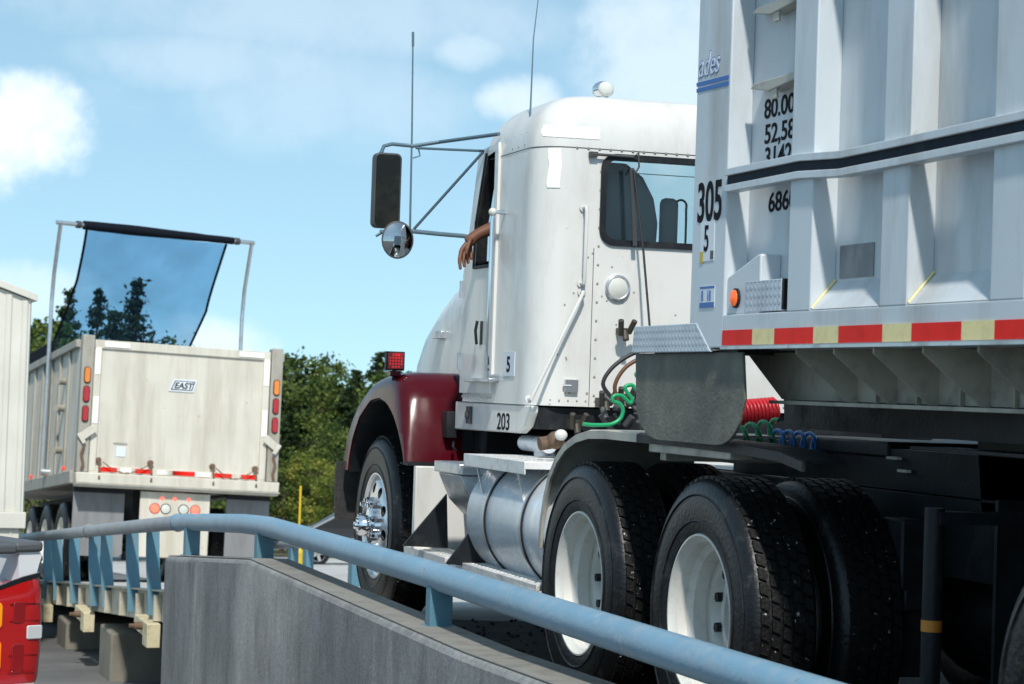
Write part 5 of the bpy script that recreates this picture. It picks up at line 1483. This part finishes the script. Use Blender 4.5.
# mesh sheet, sagging forward to the front of the body
NU, NV = 30, 34
def sheet(u, v):
    wL, wR = -1.03, 1.02
    yv = [(0, 0.0), (0.28, 0.25), (0.55, 0.85), (0.8, 1.5), (1.0, 2.7)]
    zv = [(0, 3.42), (0.28, 2.80), (0.55, 2.37), (0.8, 1.95), (1.0, 1.30)]
    def ip(L, f):
        for (a, p), (b, q_) in zip(L, L[1:]):
            if f <= b: 
                w = (f - a) / (b - a); return p + (q_ - p) * w
        return L[-1][1]
    x = wL + (wR - wL) * u
    yL = ya + 0.12 + ip(yv, v) + 0.25 * math.sin(PI * v) + 0.9 * v * v
    yR = yb - 0.1 + ip([(0, 0), (0.5, 0.85), (1, 2.9)], v)
    zL, zR = ip(zv, v), ip([(0, 3.48), (0.35, 2.86), (0.8, 2.1), (1, 1.4)], v)
    x += (0.04 * math.sin(PI * v) - 0.10 * v) * (1 - u) - 0.06 * math.sin(PI * v) * u
    wav = 0.035 * math.sin(9 * u + 4 * v) * math.sin(PI * v) + 0.015 * math.sin(26 * u - 15 * v)
    return (x, yL + (yR - yL) * u + wav, zL + (zR - zL) * u - 0.06 * math.sin(PI * u) * v)
t = MB(); t.add([sheet(i / NU, j / NV) for j in range(NV + 1) for i in range(NU + 1)], [(j * (NU + 1) + i, j * (NU + 1) + i + 1, (j + 1) * (NU + 1) + i + 1, (j + 1) * (NU + 1) + i) for j in range(NV) for i in range(NU)])
tp = t.build('mesh_tarp', tarpm, ea, angle=80)
for u in (0.0, 1.0): t = MB(); t.tube([sheet(u, j / NV) for j in range(NV + 1)], 0.018, 6); t.build('hem', tarpdk, tp)

# ------------------------------------------------------------------ ribbed shed on the left
sx1, sy0 = at(27, 400, d=22).x, at(27, 400, d=22).y
gz = low_z(sy0)
sh = root('metal_shed', (sx1 - 2.0, sy0 + 1.5, gz), 'cream ribbed metal shed with a shallow gable at the left edge', 'shed')
ztc = at(27, 292, d=22).z
zm = at(25, 512, d=22).z
t = MB(); t.prism([(sx1, zm), (sx1, ztc - 0.08), (sx1 - 2, ztc + 0.62), (sx1 - 4, ztc - 0.08), (sx1 - 4, zm)], 'y', sy0, sy0 + 3.2); shw = t.build('wall', shedm, sh)
t = MB()
for k in range(26):
    x = sx1 - 0.05 - 0.155 * k; zt_ = ztc - 0.08 + 0.35 * min(sx1 - x, x - sx1 + 4) - 0.02
    t.prism([(x - 0.02, sy0 - 0.018), (x + 0.02, sy0 - 0.018), (x + 0.035, sy0 - 0.001), (x - 0.035, sy0 - 0.001)], 'z', zm, zt_)
t.build('siding_rib', shedm, shw)
t = MB()
for k in range(20):
    y = sy0 + 0.08 + 0.16 * k; t.box(sx1 + 0.001, sx1 + 0.016, y, y + 0.035, zm, ztc - 0.1)
t.build('siding_rib', shedm, shw)
t = MB(); t.box(sx1 - 4.03, sx1 + 0.03, sy0 - 0.03, sy0 + 3.2, zm - 0.16, zm - 0.002); t.build('base_trim', shedm, sh, bevel=0.008)
t = MB(); t.box(sx1 - 3.96, sx1 - 0.03, sy0 + 0.02, sy0 + 3.18, gz - 0.2, zm - 0.162)
for k in range(13): t.box(sx1 - 0.1 - 0.3 * k - 0.012, sx1 - 0.1 - 0.3 * k, sy0 + 0.008, sy0 + 0.019, gz, zm - 0.162)
t.build('skirting', shedm, sh)
t = MB(); t.prism([(sx1 + 0.06, ztc - 0.09), (sx1 + 0.06, ztc - 0.02), (sx1 - 2, ztc + 0.70), (sx1 - 4.06, ztc - 0.02), (sx1 - 4.06, ztc - 0.09), (sx1 - 2, ztc + 0.63)], 'y', sy0 - 0.05, sy0 + 3.25); t.build('roof', shedm, sh, bevel=0.006)

# ------------------------------------------------------------------ pickup at the lower left, seen from behind (local +y forward, x=0 its right flank)
pc = at(39, 640, d=9.6)
GZP = low_z(pc.y)
pk = root('pickup_truck', (pc.x, pc.y, GZP), 'white pickup truck at the lower left showing only its right rear corner and tail lamp', 'pickup truck', local=True)
pk.rotation_euler = (0, 0, R(25))
zr = at(30, 542, d=9.6).z - GZP
zl0, zl1 = at(20, 681, d=9.6).z - GZP, at(30, 576, d=9.6).z - GZP
prof = [(-0.02, 0.50), (-0.006, 0.70), (-0.004, zl0), (0.004, zl0 + 0.2), (-0.004, zl1 - 0.04), (-0.012, zl1 + 0.01), (-0.002, zl1 + 0.05), (0.012, zl1 + 0.09), (0.016, zr - 0.075), (0.004, zr - 0.045), (-0.03, zr - 0.04)]
WB = 1.98
t = MB(); rings = []
for y, dx in ((0.0, -0.012), (0.03, 0.0), (0.4, 0.012), (2.0, 0.014)):
    rings.append([(x + dx, y, z) for x, z in prof] + [(-0.11, y, zr - 0.04), (-0.11, y, 0.5)])
t.loft(rings); t.build('bed_side', pickm, pk, angle=40)
t = MB(); t.loft([[(-WB - p_[0], p_[1], p_[2]) for p_ in r] for r in rings]); t.build('bed_side', pickm, pk, angle=40)
t = MB(); t.box(-WB + 0.265, -0.265, -0.02, 0.05, 0.55, zr - 0.045); t.box(-WB + 0.215, -0.215, -0.035, -0.02, 0.75, zr - 0.22); t.build('tailgate', pickm, pk, bevel=0.012)
t = MB(); t.box(-WB + 0.11, -0.11, 0.05, 2.0, 0.60, 0.66); t.box(-WB + 0.11, -0.11, 1.95, 2.0, 0.6, zr - 0.04); t.build('bed_floor', blk, pk)
for xa, xb in ((-0.135, 0.012), (-WB - 0.012, -WB + 0.135)):
    t = MB(); t.prism([(xa, -0.015), (xb - 0.02, -0.015), (xb, 0.02), (xb, 2.0), (xa, 2.0)], 'z', zr - 0.040, zr + 0.003); t.build('rail_cap', plastic, pk, bevel=0.014, seg=3)
t = MB(); t.box(-WB + 0.12, -0.136, -0.03, 0.06, zr - 0.044, zr - 0.004); t.build('tailgate_cap', plastic, pk, bevel=0.012, seg=3)
# tail lamp block
t = MB(); rings = []
for z, o2, xo_ in ((zl0, 0.0, -0.012), (zl0 + 0.02, 0.012, -0.006), (zl0 + 0.14, 0.018, 0.002), (zl0 + 0.28, 0.018, 0.004), (zl1 - 0.06, 0.014, -0.003), (zl1, 0.004, -0.014)):
    top = z > 1.2
    zz = lambda dx: z - (0.045 * dx / 0.2 if z > zl1 - 0.01 else 0.03 * dx / 0.2 if z > zl1 - 0.07 else 0)
    rings.append([(-0.262, -0.012 - o2, zz(0.2)), (-0.09, -0.022 - o2, zz(0.08)), (xo_ - 0.03, -0.018 - o2, zz(0.0)), (xo_ - 0.005, -0.008 - o2 * 0.5, zz(0)), (xo_ + 0.004, 0.02, zz(0)), (xo_ + 0.006, 0.13, zz(0)), (-0.05, 0.14, zz(0)), (-0.262, 0.02, zz(0.2))])
t.loft(rings); lp = t.build('tail_lamp', redlens, pk, angle=50)
dkred = mat('dark red lens', (0.24, 0.005, 0.007), 0.12, coat=0.8)
for x0, x1, z0, z1 in ((-0.150, -0.095, zl0 + 0.05, zl0 + 0.17), (-0.150, -0.095, zl1 - 0.19, zl1 - 0.10)):
    t = MB(); t.prism(rrect(x0, x1, z0, z1, 0.012), 'y', -0.0415, -0.030); t.build('lens_section', dkred, lp, bevel=0.002)
zm_ = at(30, 630, d=9.6).z - GZP
for k in range(5):
    t = MB(); z_ = zl0 + 0.05 + k * 0.072
    if abs(z_ - zm_) < 0.04: continue
    t.box(-0.165, -0.02, -0.0408, -0.036, z_, z_ + 0.0025); t.build('lens_rib', dkred, lp)
t = MB(); t.prism(rrect(-0.085, -0.012, zm_ - 0.030, zm_ + 0.028, 0.008), 'y', -0.046, -0.030); t.build('reverse_lens', mat('white lens', (0.55, 0.55, 0.55), 0.15, coat=0.6), lp, bevel=0.004)
amb = emis('amber marker', (0.85, 0.30, 0.01), 0.12)
for za_, zb_ in ((zm_ + 0.02, zl1 - 0.10), (zl0 + 0.06, zm_ - 0.03)): t = MB(); t.prism(rrect(-0.245, -0.200, za_, zb_, 0.02), 'y', -0.040, -0.030); t.build('amber_lens', amb, lp, bevel=0.004)
t = MB(); zs_ = zl1 + 0.003
t.prism([(-0.262, zs_ - 0.062), (-0.02, zs_ - 0.002), (-0.02, zs_ + 0.016), (-0.10, zs_ + 0.0), (-0.262, zs_ - 0.050)], 'y', -0.026, -0.012); t.build('lens_surround', bodydk, lp)
t = MB(); t.box(-WB - 0.01, 0.01, -0.16, 0.05, 0.42, zl0 - 0.02); t.build('bumper', chrome, pk, bevel=0.04, seg=3)
t = MB(); rings = []
for z, y0_, y1_, i2 in ((0.5, 2.1, 5.4, 0), (1.25, 2.1, 5.3, 0.0), (zr, 2.12, 4.1, 0.03), (zr + 0.42, 2.45, 3.6, 0.18)):
    rings.append([(-i2, y0_, z), (-i2, y1_, z), (-WB + i2, y1_, z), (-WB + i2, y0_, z)])
t.loft(rings); t.build('cab', pickm, pk, bevel=0.05, seg=3)
t = MB(); t.prism([(2.17, zr + 0.04), (2.16, zr + 0.04), (2.36, zr + 0.34), (2.37, zr + 0.34)], 'x', -WB + 0.35, -0.35); t.build('rear_window', bodydk, pk)
for y in (1.05, 4.5):
    for s_ in (0, 1):
        t = MB(); xx_ = 0.0 if s_ == 0 else -WB + 0.27
        t.lathe([(0.24, xx_ - 0.02), (0.30, xx_), (0.37, xx_ - 0.01), (0.40, xx_ - 0.05), (0.40, xx_ - 0.20), (0.37, xx_ - 0.24), (0.24, xx_ - 0.25)], (0, y, 0.40), 'x', 48, closed=True); wh = t.build('wheel', rubber, pk)
        t = MB(); t.lathe([(0.25, xx_ - 0.02), (0.23, xx_ - 0.05), (0.10, xx_ - 0.03), (0.0, xx_ - 0.02)], (0, y, 0.40), 'x', 36); t.build('rim', rimal, wh)

# ------------------------------------------------------------------ parked car far off
cp = at(319.5, 557, d=60)
cg = ground_z(cp.x, cp.y) + 0.015
car = root('parked_car', (cp.x + 1.4, cp.y, cg), 'dark parked car with silver wheels far beyond the rails', 'car', local=True)
car.rotation_euler = (0, 0, R(-14))
t = MB(); pr = [(-2.25, 0.35), (-2.27, 0.75), (-2.15, 0.92), (-1.6, 1.0), (-0.9, 1.42), (0.2, 1.47), (0.9, 1.38), (1.55, 1.0), (2.2, 0.85), (2.3, 0.6), (2.28, 0.3)]
t.loft([[(x * 0.99, y, 0.3 + (z - 0.3) * k) for x, z in pr] for y, k in ((-0.85, 0.96), (-0.78, 1.0), (0.78, 1.0), (0.85, 0.96))]); t.build('body', carblk, car, bevel=0.04)
t = MB(); t.tube([(-1.55, -0.87, 0.98), (-0.9, -0.87, 1.34), (0.15, -0.87, 1.39), (0.85, -0.87, 1.32), (1.45, -0.87, 1.0)], 0.03, 6); t.build('window_trim', alum, car)
t = MB(); t.prism([(-1.45, 1.0), (-0.88, 1.31), (0.15, 1.36), (0.8, 1.30), (1.35, 1.0)], 'y', -0.862, -0.852); t.build('window', bodydk, car)
t = MB(); t.box(-0.9, 1.2, -0.875, -0.855, 0.32, 0.38); t.build('sill_trim', alum, car)
for x in (-1.4, 1.4):
    for y in (-0.86, 0.62):
        t = MB(); t.lathe([(0.22, y), (0.33, y), (0.33, y + 0.22), (0.22, y + 0.22)], (x, 0, 0.33), 'y', 32, closed=True); wh = t.build('wheel', rubber, car)
        t = MB(); t.lathe([(0.225, y - 0.005), (0.20, y + 0.02), (0.225, y + 0.04)], (x, 0, 0.33), 'y', 32, closed=True)
        for k in range(5):
            a = 2 * PI * k / 5; t.bar((x, y + 0.0, 0.33), (x + 0.21 * math.cos(a), y + 0.0, 0.33 + 0.21 * math.sin(a)), 0.07, 0.02, (0, 1, 0))
        t.build('rim', chrome, wh)

# ------------------------------------------------------------------ trees
def crown_mesh(name, kind, seed, m):
    rnd = random.Random(seed); vs, fs, tint = [], [], []
    def leaf(c, s, tn):
        n = Vector((rnd.gauss(0, 1), rnd.gauss(0, 1), rnd.gauss(0, 1) + 0.4)).normalized(); u = n.orthogonal().normalized(); w = n.cross(u)
        a = rnd.uniform(0, PI); u, w = u * math.cos(a) + w * math.sin(a), w * math.cos(a) - u * math.sin(a)
        o = len(vs)
        vs.extend([c + u * s, c + w * s * 0.6, c - u * s, c - w * s * 0.6]); fs.append((o, o + 1, o + 2, o + 3)); tint.append(tn)
    if kind == 'round':       # unit: height 8, crown 1.6..8
        for k in range(72):
            z = rnd.betavariate(1.3, 1.1); ph = rnd.uniform(0, 2 * PI)
            rr = (math.sin(PI * (0.12 + 0.84 * z)) ** 0.7) * 2.5 * rnd.uniform(0.5, 1.08)
            c = Vector((rr * math.cos(ph), rr * math.sin(ph), 0.8 + 6.9 * z)); cs = rnd.uniform(0.35, 0.8); tn = rnd.random()
            for j in range(60):
                d = Vector((rnd.gauss(0, 1), rnd.gauss(0, 1), rnd.gauss(0, 0.7))) * cs * 0.5
                leaf(c + d, rnd.uniform(0.07, 0.15), min(1, max(0, tn + rnd.uniform(-0.25, 0.25))))
    else:                     # ragged cedar: tiers of drooping sprays
        z = 0.9
        while z < 8.0:
            f = (z - 0.6) / 7.4; R_t = (1 - f) ** 0.9 * 2.3 + 0.06
            for b in range(rnd.randint(5, 7)):
                ph = rnd.uniform(0, 2 * PI); L_ = R_t * rnd.uniform(0.3, 1.15); tn = rnd.random()
                for j in range(int(14 + 34 * L_)):
                    q = rnd.random() ** 0.7; c = Vector((L_ * q * math.cos(ph), L_ * q * math.sin(ph), z + 0.22 * q * L_ - 0.1 * q * q * L_))
                    c += Vector((rnd.gauss(0, 1), rnd.gauss(0, 1), rnd.gauss(0, 0.8))) * 0.085 * (0.8 + L_ * 0.7)
                    leaf(c, rnd.uniform(0.05, 0.11), min(1, max(0, tn + rnd.uniform(-0.25, 0.25))))
            z += rnd.uniform(0.17, 0.34)
    me = bpy.data.meshes.new(name); me.from_pydata(vs, [], fs)
    at_ = me.attributes.new('tint', 'FLOAT', 'FACE'); at_.data.foreach_set('value', tint)
    me.materials.append(m); return me


def trunk_mesh(name, seed, kind):
    rnd = random.Random(seed); t = MB()
    t.tube([(0, 0, -0.4), (0.05, 0, 1), (-0.03, 0.05, 3), (0.05, 0, 5.2), (0, 0, 7.6)], [0.20, 0.15, 0.11, 0.07, 0.02], 8)
    for k in range(12 if kind == 'round' else 6):
        z = rnd.uniform(1.6, 6.2); a = rnd.uniform(0, 2 * PI); L_ = rnd.uniform(0.9, 1.9) * (1 if kind == 'round' else 0.6)
        t.tube([(0, 0, z), (L_ * 0.5 * math.cos(a), L_ * 0.5 * math.sin(a), z + 0.35), (L_ * math.cos(a), L_ * math.sin(a), z + 0.9)], [0.06, 0.04, 0.015], 6)
    return t.mesh(name, bark)


VAR = {'A': [(crown_mesh('crown', 'round', 10 + i, leafA), trunk_mesh('trunk', i, 'round')) for i in range(3)],
       'B': [(crown_mesh('crown', 'round', 20 + i, leafB), trunk_mesh('trunk', 5 + i, 'round')) for i in range(2)],
       'C': [(crown_mesh('crown', 'cedar', 30 + i, leafC), trunk_mesh('trunk', 9 + i, 'cedar')) for i in range(3)]}
rt = random.Random(12)


def tree(kind, px, top_py, d, name, label, group, wid=1.0):
    base = at(px, 380, d=d); gz = ground_z(base.x, base.y); top = at(px, top_py, d=d).z
    h = (top - gz) / 8.0
    cm, tm = rt.choice(VAR[kind])
    r = bpy.data.objects.new(name, None); COL.objects.link(r); r.location = (base.x, base.y, gz)
    r.rotation_euler = (0, 0, rt.uniform(0, 6.28)); r.scale = (h * wid, h * wid, h)
    tag(r, label, 'tree', group)
    for nm, me in (('trunk', tm), ('crown', cm)):
        o = bpy.data.objects.new(nm, me); COL.objects.link(o); o.parent = r
    return r


GL = 'trees of the wood beyond the road'
# cedars seen through the mesh tarp
tree('C', 134, 280, 62, 'cedar_tree', 'ragged dark cedar with a leaning split top, rightmost behind the mesh tarp', 'cedars behind the tarp', 1.0)
tree('C', 95, 292, 62, 'cedar_tree', 'dark pointed cedar in the middle behind the mesh tarp', 'cedars behind the tarp', 0.9)
tree('C', 112, 312, 60, 'cedar_tree', 'short cedar squeezed between the two taller ones behind the mesh tarp', 'cedars behind the tarp', 1.0)
tree('C', 66, 290, 66, 'cedar_tree', 'dark cedar just left of the mesh tarp edge', 'cedars behind the tarp', 0.9)
tree('A', 48, 318, 64, 'broadleaf_tree', 'thin broadleaf tree between the shed and the tarp arm', None, 0.8)
tree('A', 36, 338, 58, 'broadleaf_tree', 'low bushy tree close beside the shed roof corner', None, 0.9)
tree('A', 165, 338, 66, 'broadleaf_tree', 'low rounded tree top just above the cream tailgate', None, 1.0)
WOOD = [
    (288, 353, 96, 'A', 1.0, 'pale green tree top right beside the edge of the cream trailer'),
    (312, 363, 97, 'B', 0.8, 'small yellowing tree at the skyline right of the cream trailer'),
    (336, 356, 99, 'A', 0.8, 'light tree with sky showing through at the middle of the skyline gap'),
    (357, 371, 95, 'C', 1.2, 'low evergreen in the dip of the skyline left of the red signal lamp'),
    (380, 353, 97, 'C', 1.3, 'tall dark evergreen at the skyline directly behind the red signal lamp'),
    (300, 376, 90, 'C', 1.5, 'dark evergreen below the yellowing skyline tree'),
    (326, 374, 88, 'A', 1.0, 'broad dark green tree in the middle of the gap between the trucks'),
    (350, 388, 86, 'C', 1.5, 'dark evergreen beside the top of the maroon fender'),
    (280, 372, 92, 'C', 1.4, 'dark evergreen partly hidden behind the cream trailer corner'),
    (374, 392, 90, 'A', 1.1, 'green tree mostly hidden behind the maroon fender'),
    (292, 415, 82, 'C', 1.5, 'shaded evergreen halfway down beside the cream trailer'),
    (318, 410, 82, 'A', 1.1, 'mid green tree halfway down in the centre of the gap'),
    (342, 425, 80, 'A', 1.1, 'green tree left of the black front mud guard'),
    (314, 452, 75, 'B', 1.3, 'bright yellow green bushy tree low in the centre of the gap'),
    (338, 466, 73, 'B', 1.1, 'low yellow green bush near the front mud guard'),
    (288, 462, 75, 'A', 1.3, 'low green tree behind the yellow pole'),
    (366, 450, 77, 'A', 1.2, 'low green tree seen through the front wheel arch')]
for px, py, d, k, w_, lab in WOOD:
    tree(k, px, py, d, 'woodland_tree', lab, GL, w_)
# the far wood carrying on behind the trucks, one mass
import numpy as np
vv, ff, tt, no = [], [], [], 0
for px in list(range(-140, 30, 34)) + list(range(195, 275, 34)) + list(range(400, 1200, 46)):
    base = at(px + rt.uniform(-8, 8), 380, d=rt.uniform(84, 104)); gz = ground_z(base.x, base.y)
    top = at(px, 366 + 0.034 * (px - 300) + rt.uniform(-10, 10) - (0 if px > 30 else 12), d=(base - C0).length).z; h = (top - gz) / 8.0
    cm = VAR['A'][rt.randrange(3)][0] if rt.random() < 0.7 else VAR['C'][0][0]
    n = len(cm.vertices); co = np.empty(n * 3, np.float32); cm.vertices.foreach_get('co', co); co = co.reshape(-1, 3) * (h * 1.4, h * 1.4, h)
    a = rt.uniform(0, 6.28); c_, s_ = math.cos(a), math.sin(a); co = co @ np.array([[c_, s_, 0], [-s_, c_, 0], [0, 0, 1]]) + (base.x, base.y, gz)
    tn = np.empty(len(cm.polygons), np.float32); cm.attributes['tint'].data.foreach_get('value', tn)
    vv.append(co); ff.append(np.arange(n).reshape(-1, 4) + no); tt.append(tn); no += n
me = bpy.data.meshes.new('distant_wood'); me.from_pydata(np.concatenate(vv).tolist(), [], np.concatenate(ff).tolist())
me.attributes.new('tint', 'FLOAT', 'FACE').data.foreach_set('value', np.concatenate(tt)); me.materials.append(leafA)
o = bpy.data.objects.new('distant_wood', me); COL.objects.link(o); tag(o, 'far green wood carrying on behind the trucks', None, None, 'stuff')
